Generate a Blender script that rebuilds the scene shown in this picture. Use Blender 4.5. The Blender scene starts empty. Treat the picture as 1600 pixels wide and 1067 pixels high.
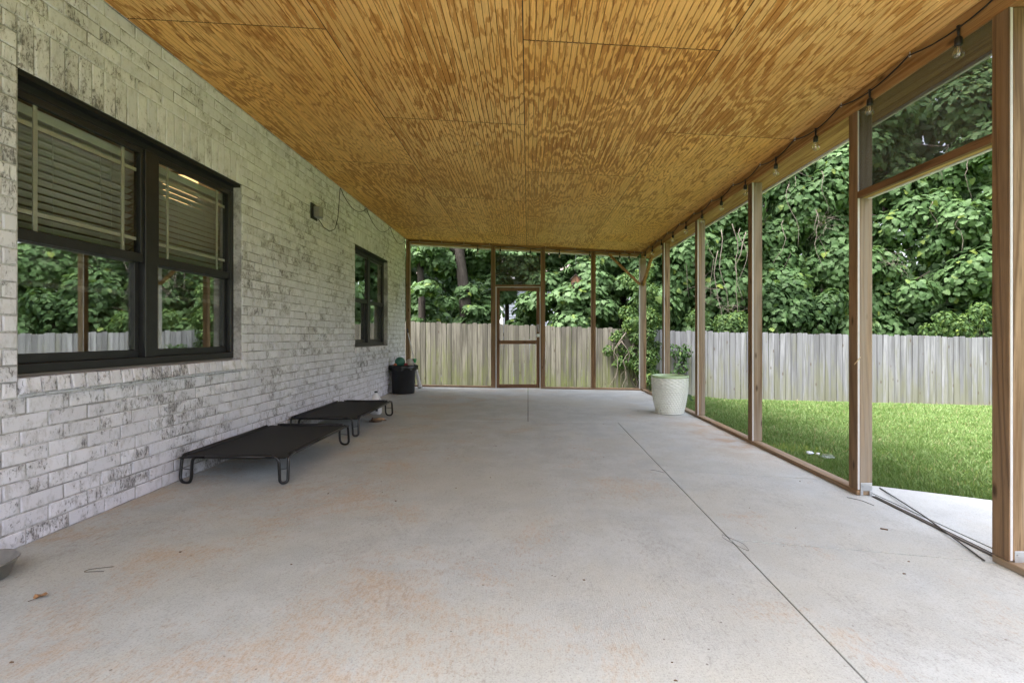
import bpy, bmesh, math, random
import numpy as np
from mathutils import Vector, Matrix
random.seed(7); RNG = np.random.default_rng(11)
SC = bpy.context.scene
COL = SC.collection

# ------------------------------------------------------------------ camera, sky, sun, exposure
CAMZ = 1.08; F = 770.0
cam_d = bpy.data.cameras.new('camera'); cam = bpy.data.objects.new('camera', cam_d); COL.objects.link(cam)
cam.location = (0, 0, CAMZ); cam.rotation_euler = (math.pi/2, 0, 0)
cam_d.sensor_width = 36; cam_d.lens = F/1600*36
cam_d.shift_x = -25/1600; cam_d.shift_y = -9.5/1600
cam_d.clip_start = 0.05; cam_d.clip_end = 2000
SC.camera = cam

SUN_EL, SUN_AZ = math.radians(62), math.radians(240)      # azimuth clockwise from +Y: high, from behind the house
w = bpy.data.worlds.new('World'); SC.world = w; w.use_nodes = True
wn = w.node_tree; wn.nodes.clear()
sky = wn.nodes.new('ShaderNodeTexSky'); sky.sky_type = 'NISHITA'; sky.sun_disc = False
sky.sun_elevation = SUN_EL; sky.sun_rotation = SUN_AZ; sky.dust_density = 8; sky.air_density = 1.0
hs = wn.nodes.new('ShaderNodeHueSaturation'); hs.inputs['Saturation'].default_value = 0.42
bg = wn.nodes.new('ShaderNodeBackground'); bg.inputs['Strength'].default_value = 0.15
wo = wn.nodes.new('ShaderNodeOutputWorld')
wn.links.new(sky.outputs[0], hs.inputs['Color']); cl = wn.nodes.new('ShaderNodeMix'); cl.data_type = 'RGBA'; cl.blend_type = 'MULTIPLY'; cl.inputs[0].default_value = 1
cl.inputs[7].default_value = (.985, .965, 1.02, 1)                   # sky tinted a touch cool and magenta against the green bounce
wn.links.new(hs.outputs[0], cl.inputs[6]); wn.links.new(cl.outputs[2], bg.inputs[0]); wn.links.new(bg.outputs[0], wo.inputs[0])
sd = bpy.data.lights.new('sun', 'SUN'); sd.energy = 0.55; sd.angle = math.radians(40); sd.color = (1.0, 0.97, 0.92)
so = bpy.data.objects.new('sun', sd); COL.objects.link(so); so.location = (6, -4, 12)
dirv = Vector((math.sin(SUN_AZ)*math.cos(SUN_EL), math.cos(SUN_AZ)*math.cos(SUN_EL), math.sin(SUN_EL)))
so.rotation_euler = (-dirv).to_track_quat('-Z', 'Y').to_euler()
vs = SC.view_settings; vs.view_transform = 'Standard'; vs.look = 'None'; vs.gamma = 1.0; vs.use_curve_mapping = False
vs.exposure = 2.85
cy = SC.cycles
cy.max_bounces = 10; cy.diffuse_bounces = 6; cy.glossy_bounces = 4; cy.transmission_bounces = 6; cy.transparent_max_bounces = 16
cy.caustics_reflective = False; cy.caustics_refractive = False; cy.sample_clamp_indirect = 6

# ------------------------------------------------------------------ helpers
def link(o, parent=None):
    COL.objects.link(o)
    if parent is not None: o.parent = parent
    return o
def tag(o, label=None, cat=None, group=None, kind=None):
    for k, v in (('label', label), ('category', cat), ('group', group), ('kind', kind)):
        if v: o[k] = v
    return o
def thing(name, label, cat, loc=(0, 0, 0), group=None):
    o = bpy.data.objects.new(name, None); o.empty_display_size = .1; COL.objects.link(o); o.location = loc
    return tag(o, label, cat, group)
def base_of(o):
    v = Vector((0, 0, 0))
    while o is not None: v += Vector(o.location); o = o.parent
    return v

class MB:
    def __init__(s): s.v = []; s.f = []; s.sm = []
    def add(s, verts, faces, smooth=False):
        b = len(s.v); s.v += [tuple(map(float, p)) for p in verts]
        s.f += [tuple(i+b for i in f) for f in faces]; s.sm += [smooth]*len(faces); return s
    def box(s, x0, x1, y0, y1, z0, z1):
        return s.hexa([(x0,y0,z0),(x1,y0,z0),(x1,y1,z0),(x0,y1,z0),(x0,y0,z1),(x1,y0,z1),(x1,y1,z1),(x0,y1,z1)])
    def hexa(s, p):
        return s.add(p, [(3,2,1,0),(4,5,6,7),(0,1,5,4),(1,2,6,5),(2,3,7,6),(3,0,4,7)])
    def beam(s, a, b, wx, wy, up=(0,0,1)):
        a, b = Vector(a), Vector(b); d = (b-a).normalized(); u = Vector(up)
        x = d.cross(u).normalized()*(wx/2); y = x.cross(d).normalized()*(wy/2)
        return s.hexa([a-x-y, a+x-y, a+x+y, a-x+y, b-x-y, b+x-y, b+x+y, b-x+y])
    def tube(s, pts, r, n=8, closed=False, cap=True):
        P = [Vector(p) for p in pts]; m = len(P); rr = r if hasattr(r, '__len__') else [r]*m
        vs_, ref = [], None
        for i in range(m):
            if closed: t = P[(i+1) % m]-P[i-1]
            else: t = P[min(i+1, m-1)]-P[max(i-1, 0)]
            t = t.normalized() if t.length > 1e-9 else Vector((0, 0, 1))
            if ref is None: ref = Vector((0, 0, 1)) if abs(t.z) < .9 else Vector((1, 0, 0))
            u = ref-t*ref.dot(t)
            if u.length < 1e-6: u = t.orthogonal()
            u.normalize(); ref = u; vv = t.cross(u)
            vs_ += [P[i]+(u*math.cos(2*math.pi*k/n)+vv*math.sin(2*math.pi*k/n))*rr[i] for k in range(n)]
        fs = []
        for i in range(m if closed else m-1):
            j = (i+1) % m
            fs += [(i*n+k, i*n+(k+1) % n, j*n+(k+1) % n, j*n+k) for k in range(n)]
        s.add(vs_, fs, True)
        if cap and not closed:
            b = len(s.v)-len(vs_)
            s.f += [tuple(b+k for k in reversed(range(n))), tuple(b+(m-1)*n+k for k in range(n))]; s.sm += [False]*2
        return s
    def lathe(s, prof, n=32, c=(0, 0, 0), fn=None):
        vs_ = []
        for i, (r, z) in enumerate(prof):
            for k in range(n):
                a = 2*math.pi*k/n; q = r+(fn(i, k, z) if fn else 0)
                vs_.append((c[0]+q*math.cos(a), c[1]+q*math.sin(a), c[2]+z))
        fs = [(i*n+k, i*n+(k+1) % n, (i+1)*n+(k+1) % n, (i+1)*n+k) for i in range(len(prof)-1) for k in range(n)]
        return s.add(vs_, fs, True)
    def ball(s, c, r, n=14, m=9, sz=1.0, jit=0):
        prof = [(max(1e-4, r*math.sin(math.pi*i/m)), -r*sz*math.cos(math.pi*i/m)) for i in range(m+1)]
        return s.lathe(prof, n, c, (lambda i, k, z: random.uniform(-jit, jit)) if jit else None)
    def mesh(s, name, bevel=0, origin=None):
        o = origin or Vector((0, 0, 0))
        me = bpy.data.meshes.new(name); me.from_pydata([(a-o.x, b-o.y, c-o.z) for a, b, c in s.v], [], s.f)
        me.polygons.foreach_set('use_smooth', s.sm)
        if bevel:
            bm = bmesh.new(); bm.from_mesh(me)
            bmesh.ops.bevel(bm, geom=[e for e in bm.edges if len(e.link_faces) == 2 and e.calc_face_angle(0) > .6], offset=bevel, segments=1, affect='EDGES', clamp_overlap=True)
            bm.to_mesh(me); bm.free()
        me.update(); return me
    def build(s, name, m, parent=None, bevel=0, pos=None):
        """verts are in world metres; the object is set at its parent's base"""
        pb = base_of(parent); o_ = Vector(pos) if pos is not None else pb
        me = s.mesh(name, bevel, o_); me.materials.append(m)
        o = bpy.data.objects.new(name, me); link(o, parent)
        o.location = o_-pb
        return o

def fz(x): return -0.0169*x                       # the patio falls away from the house
def ceil_z(x): return 3.04-0.0543*(x+2.49)        # so does the ceiling
def lawn_z(x, y):
    c = lambda v, a, b: min(max(v, a), b)
    s = .105*max(y-10, 0)+c((x-2.4)/1.6, 0, 1)*.024*c(y-3, 0, 12)+.025*c(x-4, 0, 40)
    return -.075-min(s, 1.1)

# ------------------------------------------------------------------ material helper
class M:
    def __init__(s, name):
        s.m = bpy.data.materials.new(name); s.m.use_nodes = True; s.t = s.m.node_tree; s.t.nodes.clear()
        s.out = s.t.nodes.new('ShaderNodeOutputMaterial')
    def n(s, typ, **kw):
        nd = s.t.nodes.new('ShaderNode'+typ)
        for k, v in kw.items():
            if k.startswith('_'): setattr(nd, k[1:], v)
        for k, v in kw.items():
            if k.startswith('_'): continue
            key = int(k[1:]) if k[0] == 'i' and k[1:].isdigit() else k.replace('__', ' ')
            s.set(nd.inputs[key], v)
        return nd
    def set(s, sock, v):
        if isinstance(v, bpy.types.NodeSocket): s.t.links.new(v, sock)
        elif isinstance(v, bpy.types.Node): s.t.links.new(v.outputs[0], sock)
        else:
            if hasattr(sock.default_value, '__len__') and len(sock.default_value) == 4 and len(v) == 3: v = (*v, 1)
            sock.default_value = v
    def pos(s): return s.n('NewGeometry').outputs['Position']
    def vm(s, op, a, b=None):
        nd = s.n('VectorMath', _operation=op, i0=a)
        if b is not None: s.set(nd.inputs[1], b)
        return nd.outputs[0]
    def ma(s, op, a, b=None, c=None, clamp=False):
        nd = s.n('Math', _operation=op, i0=a); nd.use_clamp = clamp
        if b is not None: s.set(nd.inputs[1], b)
        if c is not None: s.set(nd.inputs[2], c)
        return nd.outputs[0]
    def noise(s, vec, scale, detail=3, rough=.55, dist=0):
        return s.n('TexNoise', Vector=vec, Scale=scale, Detail=detail, Roughness=rough, Distortion=dist).outputs[0]
    def ramp(s, f, a, b, x=0.0, y=1.0):
        nd = s.n('MapRange', i0=f); nd.inputs[1].default_value = a; nd.inputs[2].default_value = b
        s.set(nd.inputs[3], x); s.set(nd.inputs[4], y); return nd.outputs[0]
    def mix(s, f, a, b, mode='MIX'):
        nd = s.t.nodes.new('ShaderNodeMix'); nd.data_type = 'RGBA'; nd.blend_type = mode
        s.set(nd.inputs[0], f); s.set(nd.inputs[6], a); s.set(nd.inputs[7], b); return nd.outputs[2]
    def rnd(s):
        a = s.n('ObjectInfo').outputs['Random']; b = s.n('NewGeometry').outputs['Random Per Island']
        return s.ma('FRACT', s.ma('ADD', a, b))
    def sep(s, v): return s.n('SeparateXYZ', i0=v).outputs
    def bump(s, h, strength=.3, dist=.01): return s.n('Bump', Height=h, Strength=strength, Distance=dist).outputs[0]
    def bsdf(s, col, rough=.6, normal=None, metal=0, spec=None, **kw):
        nd = s.n('BsdfPrincipled', Base__Color=col, Roughness=rough, Metallic=metal, **kw)
        if normal is not None: s.set(nd.inputs['Normal'], normal)
        if spec is not None: nd.inputs['Specular IOR Level'].default_value = spec
        s.t.links.new(nd.outputs[0], s.out.inputs[0]); return s.m

def plain(name, col, rough=.5, metal=0, var=.12, scale=14, bump=0):
    m = M(name); p = m.pos(); f = m.noise(p, scale, 4)
    c = m.mix(m.ramp(f, .3, .7), tuple(x*(1-var) for x in col), tuple(min(1, x*(1+var)) for x in col))
    nb = m.bump(m.noise(p, 140, 3), bump, .003) if bump else None
    return m.bsdf(c, rough, nb, metal)

def wood(name, axis, light, dark, grey=None, greyamt=0.0, rough=.65):
    """sawn softwood with growth-ring figure running along the given axis"""
    m = M(name); p = m.pos()
    r = m.ma('MULTIPLY', m.rnd(), 37.0)
    st = {'X': (.045, 1, 1), 'Y': (1, .045, 1), 'Z': (1, 1, .045)}[axis]
    q = m.vm('ADD', m.vm('MULTIPLY', p, st), m.n('CombineXYZ', i0=r, i1=r, i2=r).outputs[0])
    a = m.noise(q, 7, 2, .5, .35)
    ring = m.ma('PINGPONG', m.ma('MULTIPLY', a, 15.0), 1.0)
    fine = m.noise(m.vm('MULTIPLY', p, tuple(x*.5 if x < 1 else 1 for x in st)), 190, 3, .7)
    f = m.ma('ADD', m.ma('MULTIPLY', m.ma('POWER', ring, 2.0), .55), m.ma('MULTIPLY', fine, .55))
    c = m.mix(m.ramp(f, .22, .70), light, dark)
    c = m.mix(m.ramp(fine, .55, .66, 0, .55), c, tuple(x*.5 for x in dark))
    c = m.mix(m.ramp(m.noise(q, 2.2, 2), .35, .7, 0, .30), c, tuple(x*.55 for x in dark))
    if grey: c = m.mix(m.ma('MULTIPLY', m.ramp(m.noise(q, 5, 4, .65), .42, .56), greyamt), c, grey)
    # knots
    kst = {'X': (.35, 1, 1), 'Y': (1, .35, 1), 'Z': (1, 1, .35)}[axis]
    vor = m.n('TexVoronoi', Vector=m.vm('ADD', m.vm('MULTIPLY', p, kst), m.n('CombineXYZ', i0=r, i1=r, i2=r).outputs[0]), Scale=7.5)
    k = m.ramp(vor.outputs['Distance'], .05, .13, .85, 0)
    c = m.mix(k, c, tuple(x*.28 for x in dark))
    return m.bsdf(c, rough, m.bump(f, .7, .004), spec=.2)

# ------------------------------------------------------------------ materials
def mat_brick():
    m = M('limewashed_brick'); p0 = m.pos(); r = m.rnd()
    r9 = m.ma('MULTIPLY', r, 29.0); p = m.vm('ADD', p0, m.n('CombineXYZ', i0=r9, i1=r9, i2=r9).outputs[0])
    st = m.vm('MULTIPLY', p, (1, 1.25, .62))
    big = m.noise(p0, 1.3, 3); patch = m.noise(p, 6.5, 5, .65)
    speck = m.noise(st, 62, 6, .78, .5)
    crack = m.noise(m.vm('MULTIPLY', p, (1, 2.2, .5)), 30, 6, .74, 1.2)
    dens = m.ma('ADD', m.ma('MULTIPLY', m.ma('SUBTRACT', patch, .5), .42), m.ma('ADD', m.ma('MULTIPLY', m.ma('SUBTRACT', r, .5), .05), m.ma('MULTIPLY', m.ma('SUBTRACT', big, .5), .30)))
    thr = m.ma('SUBTRACT', .576, dens)
    s1 = m.ma('MULTIPLY', m.ma('SUBTRACT', speck, thr), 14.0, clamp=True)
    s2 = m.ma('MULTIPLY', m.ma('SUBTRACT', crack, m.ma('ADD', thr, .025)), 15.0, clamp=True)
    s = m.ma('MAXIMUM', s1, s2)
    c = m.mix(m.ramp(r, 0, 1), (.66, .66, .715), (.78, .78, .84))
    c = m.mix(m.ramp(m.ma('ADD', patch, m.ma('MULTIPLY', m.ma('SUBTRACT', r, .5), .10)), .50, .66, 0, .5), c, (.42, .415, .41))
    c = m.mix(m.ramp(m.noise(m.vm('MULTIPLY', p, (1, 1, .45)), 26, 5, .7), .52, .66, 0, .42), c, (.36, .352, .345))
    c = m.mix(m.ma('MULTIPLY', s, .74), c, (.095, .086, .08))
    h = m.ma('SUBTRACT', m.ma('MULTIPLY', m.noise(p, 60, 5, .7), .6), m.ma('MULTIPLY', s, .6))
    return m.bsdf(c, .85, m.bump(h, .75, .006), spec=.15)
def mat_mortar():
    m = M('washed_mortar'); p = m.pos(); a = m.noise(p, 4.2, 5, .68); b = m.noise(p, 60, 4, .7)
    c = m.mix(m.ramp(a, .43, .54), (.56, .56, .57), (.32, .317, .314))
    c = m.mix(m.ramp(b, .52, .66, 0, .45), c, (.13, .12, .11))
    return m.bsdf(c, .9, m.bump(b, .6, .006), spec=.1)
def mat_concrete():
    m = M('broomed_concrete'); p = m.pos(); r = m.rnd(); x = m.sep(p)
    b = m.noise(p, 3.0, 6, .68); g = m.noise(p, 150, 4, .75); g2 = m.noise(m.vm('MULTIPLY', p, (1, .45, 1)), 60, 5, .75)
    c = m.mix(m.ramp(b, .42, .58), (.452, .482, .468), (.392, .416, .404))
    c = m.mix(m.ramp(r, 0, 1, 0, .35), c, (.465, .49, .478))
    warm = m.ramp(m.noise(m.vm('ADD', p, (1.7, 4.4, 0)), .7, 5, .65), .44, .58, 0, .6)
    c = m.mix(warm, c, (.445, .447, .392))
    # red clay tracked in, mostly on the house side, patchy and grainy
    side = m.ramp(x[0], -2.4, 1.4, .085, -.055)
    grain = m.ma('MULTIPLY', m.ma('SUBTRACT', g2, .5), .55)
    clay = m.ramp(m.ma('ADD', m.ma('ADD', m.noise(m.vm('ADD', p, (3.1, 8.2, 0)), 1.25, 7, .72, .5), side), grain), .545, .70, 0, .62)
    c = m.mix(clay, c, (.455, .335, .22))
    edge = m.ma('MULTIPLY', m.ramp(m.ma('ABSOLUTE', m.ma('SUBTRACT', x[0], 2.2)), 0, .6, 1, 0), m.ramp(m.ma('ABSOLUTE', m.ma('SUBTRACT', x[1], 5.5)), .3, 1.5, 1, 0))
    c = m.mix(m.ma('MULTIPLY', edge, m.ramp(b, .42, .58, .15, .8)), c, (.40, .26, .14))
    c = m.mix(m.ramp(m.ma('ADD', m.noise(m.vm('MULTIPLY', p, (1.6, 1.0, 1)), 1.3, 7, .74, .5), grain), .55, .72, 0, .42), c, (.28, .278, .262))
    c = m.mix(m.ramp(g, .53, .66, 0, .50), c, (.19, .18, .165))
    c = m.mix(m.ramp(g, .46, .35, 0, .45), c, (.55, .54, .52))
    c = m.mix(m.ramp(g2, .56, .68, 0, .30), c, (.22, .205, .185))
    pit = m.n('TexVoronoi', Vector=p, Scale=7.0).outputs['Distance']
    c = m.mix(m.ramp(pit, .020, .040, .75, 0), c, (.12, .10, .085))
    h = m.ma('ADD', m.ma('MULTIPLY', g, .6), m.noise(m.vm('MULTIPLY', p, (12, 1, 1)), 22, 3))
    return m.bsdf(c, m.ramp(b, .42, .58, .75, .9), m.bump(h, .30, .004), spec=.2)
def mat_ply():
    """rotary-cut plywood: contour bands of a stretched field, slightly shifted from bead to bead, shade of the grooves painted in as dark lines"""
    m = M('stained_beadboard_plywood'); p = m.pos(); x = m.sep(p)
    r = m.ma('MULTIPLY', m.n('ObjectInfo').outputs['Random'], 53.0)
    bx = m.ma('DIVIDE', m.ma('ADD', x[0], .03), .0381); bead = m.ma('FLOOR', bx)
    bw = m.n('TexWhiteNoise', _noise_dimensions='1D', W=bead).outputs[0]
    q = m.n('CombineXYZ', i0=m.ma('ADD', m.ma('MULTIPLY', x[0], 3.0), r), i1=m.ma('ADD', m.ma('MULTIPLY', x[1], .40), m.ma('MULTIPLY', bw, .03)), i2=r).outputs[0]
    q2 = m.n('CombineXYZ', i0=m.ma('ADD', m.ma('MULTIPLY', x[0], 10.0), r), i1=m.ma('MULTIPLY', x[1], .8), i2=r).outputs[0]
    f = m.noise(q, 1.0, 2.0, .5, .2); f2 = m.noise(q2, 1.0, 3, .55)
    wob = m.noise(m.vm('MULTIPLY', p, (38, 8, 1)), 1.0, 3, .6)
    dn = m.ramp(m.noise(m.n('CombineXYZ', i0=m.ma('ADD', x[0], r), i1=m.ma('MULTIPLY', x[1], .5), i2=r).outputs[0], .75, 2), .36, .64, 4.0, 15.0)
    v = m.ma('ADD', m.ma('ADD', m.ma('MULTIPLY', f, dn), m.ma('MULTIPLY', f2, 4.5)), m.ma('ADD', m.ma('MULTIPLY', wob, 1.3), m.ma('MULTIPLY', bw, .28)))
    band = m.ma('FRACT', v)
    wide = m.noise(q, .8, 2)
    lo = m.ma('SUBTRACT', band, m.ramp(wide, .36, .64, .28, .72))
    dark = m.ma('MULTIPLY', lo, 7.0, clamp=True)
    dark = m.ma('SUBTRACT', dark, m.ramp(band, .90, 1.0, 0, 1), clamp=True)
    soft = m.ramp(m.noise(m.vm('ADD', p, (7, 3, 0)), .8, 3), .40, .60, .75, 1.0)
    tone = m.noise(p, 1.1, 3)
    light = m.mix(m.ramp(tone, .38, .62), (.86, .46, .122), (.94, .565, .19))
    fine = m.noise(m.vm('MULTIPLY', p, (1, .03, 1)), 240, 2)
    light = m.mix(m.ramp(fine, .45, .6, 0, .40), light, (.50, .28, .085))
    light = m.mix(m.ramp(bw, 0, 1, 0, .30), light, (.46, .25, .07))
    light = m.mix(m.ramp(m.n('ObjectInfo').outputs['Random'], .5, 1, 0, .30), light, (.52, .37, .19))
    dk = m.mix(m.ramp(fine, .42, .6), (.51, .225, .045), (.39, .155, .028))
    c = m.mix(m.ma('MULTIPLY', dark, soft), light, dk)
    pv = m.n('TexVoronoi', Vector=m.vm('MULTIPLY', p, (2.2, .55, 1)), Scale=1.3)
    c = m.mix(m.ramp(pv.outputs['Distance'], .030, .040, .7, 0), c, (.74, .56, .30))
    gro = m.ma('ABSOLUTE', m.ma('SUBTRACT', m.ma('FRACT', m.ma('ADD', bx, .5)), .5))
    c = m.mix(m.ma('MULTIPLY', m.ramp(gro, .03, .085, .62, 0), m.ramp(m.noise(p, 1.7, 3), .3, .65, .25, 1)), c, (.10, .042, .010))  # groove shade painted as dark lines along the beads
    return m.bsdf(c, .5, m.bump(fine, .12, .002), spec=.3)
def mat_fence(name, a, b, algae, amt):
    m = M(name); p = m.pos(); r = m.rnd(); x = m.sep(p)
    rr = m.ma('MULTIPLY', r, 41.0); off = m.n('CombineXYZ', i0=rr, i1=rr, i2=rr).outputs[0]
    q = m.vm('ADD', m.vm('MULTIPLY', p, (1, 1, .06)), off)
    f = m.noise(q, 26, 4, .65, .4)
    c = m.mix(m.ramp(f, .40, .60), a, b)
    c = m.mix(m.ramp(r, 0, 1, 0, .85), c, tuple(y*.58 for y in a))
    c = m.mix(m.ramp(m.noise(q, 4.2, 4, .65), .46, .60, 0, .7), c, tuple(y*.45 for y in b))
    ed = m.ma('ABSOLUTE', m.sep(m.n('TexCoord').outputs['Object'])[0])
    c = m.mix(m.ma('MULTIPLY', m.ramp(ed, .054, .067, 0, .8), m.ramp(m.noise(q, 3, 2), .35, .6, .4, 1)), c, tuple(y*.28 for y in b))  # dark gap shade between pickets, painted along each board's edges
    low = m.ma('ADD', m.ramp(x[2], 1.1, -.7, -.1, .22), m.noise(m.vm('ADD', m.vm('MULTIPLY', p, (6, 6, .7)), off), 1.4, 4, .65))
    c = m.mix(m.ramp(low, .50, .72, 0, amt), c, algae)
    c = m.mix(m.ramp(m.ma('ADD', x[2], m.ma('MULTIPLY', f, .3)), -.42, -.68, 0, .45), c, (.22, .14, .075))
    vor = m.n('TexVoronoi', Vector=m.vm('ADD', m.vm('MULTIPLY', p, (1, 1, .42)), off), Scale=6)
    c = m.mix(m.ramp(vor.outputs['Distance'], .06, .15, .8, 0), c, (.07, .055, .04))
    return m.bsdf(c, .85, m.bump(f, .5, .004), spec=.15)
def mat_leaf(name, cols, gloss=.62, trans=.38):
    m = M(name); r = m.rnd(); p = m.pos()
    c = m.mix(m.ramp(r, .0, .5), cols[0], cols[1])
    c = m.mix(m.ramp(r, .5, .88), c, cols[2])
    c = m.mix(m.ramp(r, .95, .99), c, cols[3])
    c = m.mix(m.ramp(m.noise(p, .9, 3), .35, .65, 0, .45), c, tuple(y*.6 for y in cols[0]))
    c = m.mix(m.ramp(m.noise(p, 28, 2), .4, .7, 0, .25), c, cols[0])
    pr = m.n('BsdfPrincipled', Base__Color=c, Roughness=gloss); pr.inputs['Specular IOR Level'].default_value = .22
    tr = m.n('BsdfTranslucent', Color=m.mix(.4, c, (.15, .26, .045)))
    mx = m.n('MixShader', i0=trans, i1=pr, i2=tr); m.t.links.new(mx.outputs[0], m.out.inputs[0]); return m.m
def mat_glass(name, tint=(.95, .97, .96), f0=.05):
    m = M(name); g = m.n('NewGeometry'); d = m.n('VectorMath', _operation='DOT_PRODUCT', i0=g.outputs['Normal'], i1=g.outputs['Incoming']).outputs['Value']
    sch = m.ma('MULTIPLY_ADD', m.ma('POWER', m.ma('SUBTRACT', 1.0, m.ma('ABSOLUTE', d), clamp=True), 5.0), 1-f0, f0, clamp=True)
    mx = m.n('MixShader', i0=sch, i1=m.n('BsdfTransparent', Color=tint), i2=m.n('BsdfGlossy', Color=(.95, .97, .95), Roughness=.004))
    m.t.links.new(mx.outputs[0], m.out.inputs[0]); return m.m
def mat_screen():
    m = M('insect_screen')
    mx = m.n('MixShader', i0=.45, i1=m.n('BsdfTransparent'), i2=m.n('BsdfDiffuse', Color=(.075, .075, .07)))
    m.t.links.new(mx.outputs[0], m.out.inputs[0]); return m.m
def mat_bark(name, a, b):
    m = M(name); p = m.pos(); f = m.noise(m.vm('MULTIPLY', p, (1, 1, .22)), 22, 5, .7, .8)
    c = m.mix(m.ramp(f, .3, .7), a, b); return m.bsdf(c, .95, m.bump(f, .9, .03), spec=.1)
def mat_soil():
    m = M('lawn_soil'); p = m.pos(); a = m.noise(p, 1.3, 5, .6); b = m.noise(p, 55, 3, .7)
    c = m.mix(m.ramp(a, .35, .65), (.10, .145, .024), (.125, .17, .034))
    c = m.mix(m.ramp(b, .5, .75, 0, .7), c, (.05, .06, .018))
    return m.bsdf(c, .95, m.bump(b, .8, .03), spec=.1)
def mat_grass():
    m = M('grass_blades'); r = m.rnd(); p = m.pos()
    c = m.mix(m.ramp(r, 0, .6), (.090, .158, .036), (.130, .215, .058)); c = m.mix(m.ramp(r, .55, 1), c, (.19, .26, .10))
    c = m.mix(m.ramp(r, .91, .95), c, (.27, .24, .12))
    c = m.mix(m.ramp(m.noise(p, 1.1, 5, .65), .45, .6, 0, .55), c, (.085, .150, .03))
    pr = m.n('BsdfPrincipled', Base__Color=c, Roughness=.5); pr.inputs['Specular IOR Level'].default_value = .3
    mx = m.n('MixShader', i0=.3, i1=pr, i2=m.n('BsdfTranslucent', Color=c)); m.t.links.new(mx.outputs[0], m.out.inputs[0]); return m.m
def mat_emit(name, col, st):
    m = M(name); m.t.links.new(m.n('Emission', Color=col, Strength=st).outputs[0], m.out.inputs[0]); return m.m

PLYEDGE = plain('dark_panel_edge', (.10, .045, .014), .8); BRICK = mat_brick(); MORTAR = mat_mortar(); CONC = mat_concrete(); PLY = mat_ply()  # PLYEDGE: seam shade between ceiling panels, put into the edge colour
WL, WD, WG = (.32, .22, .125), (.145, .088, .042), (.25, .210, .160)
POSTW = wood('post_timber', 'Z', WL, WD, WG, .9); BEAMY = wood('beam_timber_lengthwise', 'Y', (.46, .27, .105), (.27, .13, .042)); BEAMX = wood('beam_timber_crosswise', 'X', (.40, .23, .10), (.22, .11, .042))
LATHW = wood('stained_lath', 'Z', (.25, .145, .066), (.125, .066, .027), WG, .2); SILLW = wood('sill_timber', 'Y', (.33, .225, .125), (.18, .105, .05), WG, .7); SILLX = wood('back_sill_timber', 'X', (.36, .24, .14), (.20, .12, .06), WG, .4)
DOORW = wood('dark_door_timber', 'Z', (.23, .135, .075), (.13, .065, .032)); DOORX = wood('dark_door_rail_timber', 'X', (.23, .135, .075), (.13, .065, .032))
DARKY = wood('dark_header_timber', 'Y', (.20, .105, .045), (.10, .05, .02)); PALEY = wood('pale_header_timber', 'Y', (.50, .36, .13), (.34, .22, .07))
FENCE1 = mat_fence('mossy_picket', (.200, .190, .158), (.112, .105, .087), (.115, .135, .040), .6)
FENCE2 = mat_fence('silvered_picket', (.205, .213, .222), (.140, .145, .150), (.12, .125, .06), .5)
WHITE = plain('white_vinyl', (.52, .52, .51), .45, var=.06); FASCIA = plain('white_metal_fascia', (.74, .74, .72), .4, var=.05)
BLACKF = plain('black_window_frame', (.016, .016, .017), .42, var=.25); FLASH = plain('black_lintel_metal', (.006, .006, .006), .6)
BLINDM = plain('cream_blind', (.45, .445, .41), .5, var=.05); GRILLE = plain('cream_grille', (.36, .35, .30), .4, var=.04)
GLASS = mat_glass('window_glass', f0=.025); GLASSL = mat_glass('coated_window_glass', f0=.38); GLASSM = mat_glass('dark_room_glass', f0=.33); BULBG = mat_glass('bulb_glass', (.90, .89, .86), .13); SCREEN = mat_screen()
ROOMW = plain('room_wall_paint', (.36, .33, .28), .8); ROOMF = plain('room_floor', (.16, .11, .07), .5); ROOMC = plain('room_ceiling', (.55, .53, .49), .9)
ROOF = plain('roof_shingle', (.06, .055, .05), .9)
SOIL = mat_soil(); GRASS = mat_grass(); BASE = plain('packed_gravel', (.07, .055, .04), .95)
KUDZU = mat_leaf('kudzu_leaf', [(.042, .092, .029), (.080, .148, .050), (.134, .218, .092), (.19, .25, .045)])
MAPLE = mat_leaf('maple_leaf', [(.052, .106, .034), (.094, .168, .062), (.148, .236, .106), (.18, .25, .04)])
DEEP = mat_leaf('shaded_leaf', [(.025, .056, .019), (.042, .086, .028), (.062, .115, .039), (.10, .16, .04)])  # dark green with the shade of deep foliage put into the colour
SMALLL = mat_leaf('small_leaf', [(.032, .070, .018), (.056, .108, .028), (.095, .150, .038), (.17, .23, .04)])
BARK = mat_bark('grey_bark', (.024, .021, .018), (.070, .062, .052)); VINE = mat_bark('dead_vine', (.085, .074, .060), (.16, .14, .115)); DKBARK = mat_bark('dark_bark', (.03, .026, .022), (.075, .062, .05))
TUBE = plain('black_steel_tube', (.008, .008, .009), .28); FABRIC = plain('black_sling_fabric', (.012, .012, .013), .75, var=.3, scale=60, bump=.3)
CANM = plain('black_plastic_can', (.017, .018, .020), .5, var=.2); BAGM = plain('black_bin_bag', (.010, .010, .010), .28)
POTM = plain('celadon_glaze', (.72, .75, .68), .28, var=.05); RIMM = plain('green_glaze', (.42, .56, .33), .25, var=.1)
STEEL = plain('dull_stainless', (.42, .41, .38), .34, .9, var=.2); ZINC = plain('galvanised_zinc', (.50, .52, .53), .42, .75, var=.12)
CABLE = plain('black_cable', (.010, .010, .010), .45); HOOK = plain('white_hook', (.75, .74, .70), .4); BRASS = plain('bulb_cap', (.35, .28, .16), .35, .9); FILA = plain('filament', (.75, .5, .25), .4)
JUGM = plain('white_jug_plastic', (.72, .73, .74), .35, var=.04); DARKP = plain('dark_print', (.03, .03, .035), .5)

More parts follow.
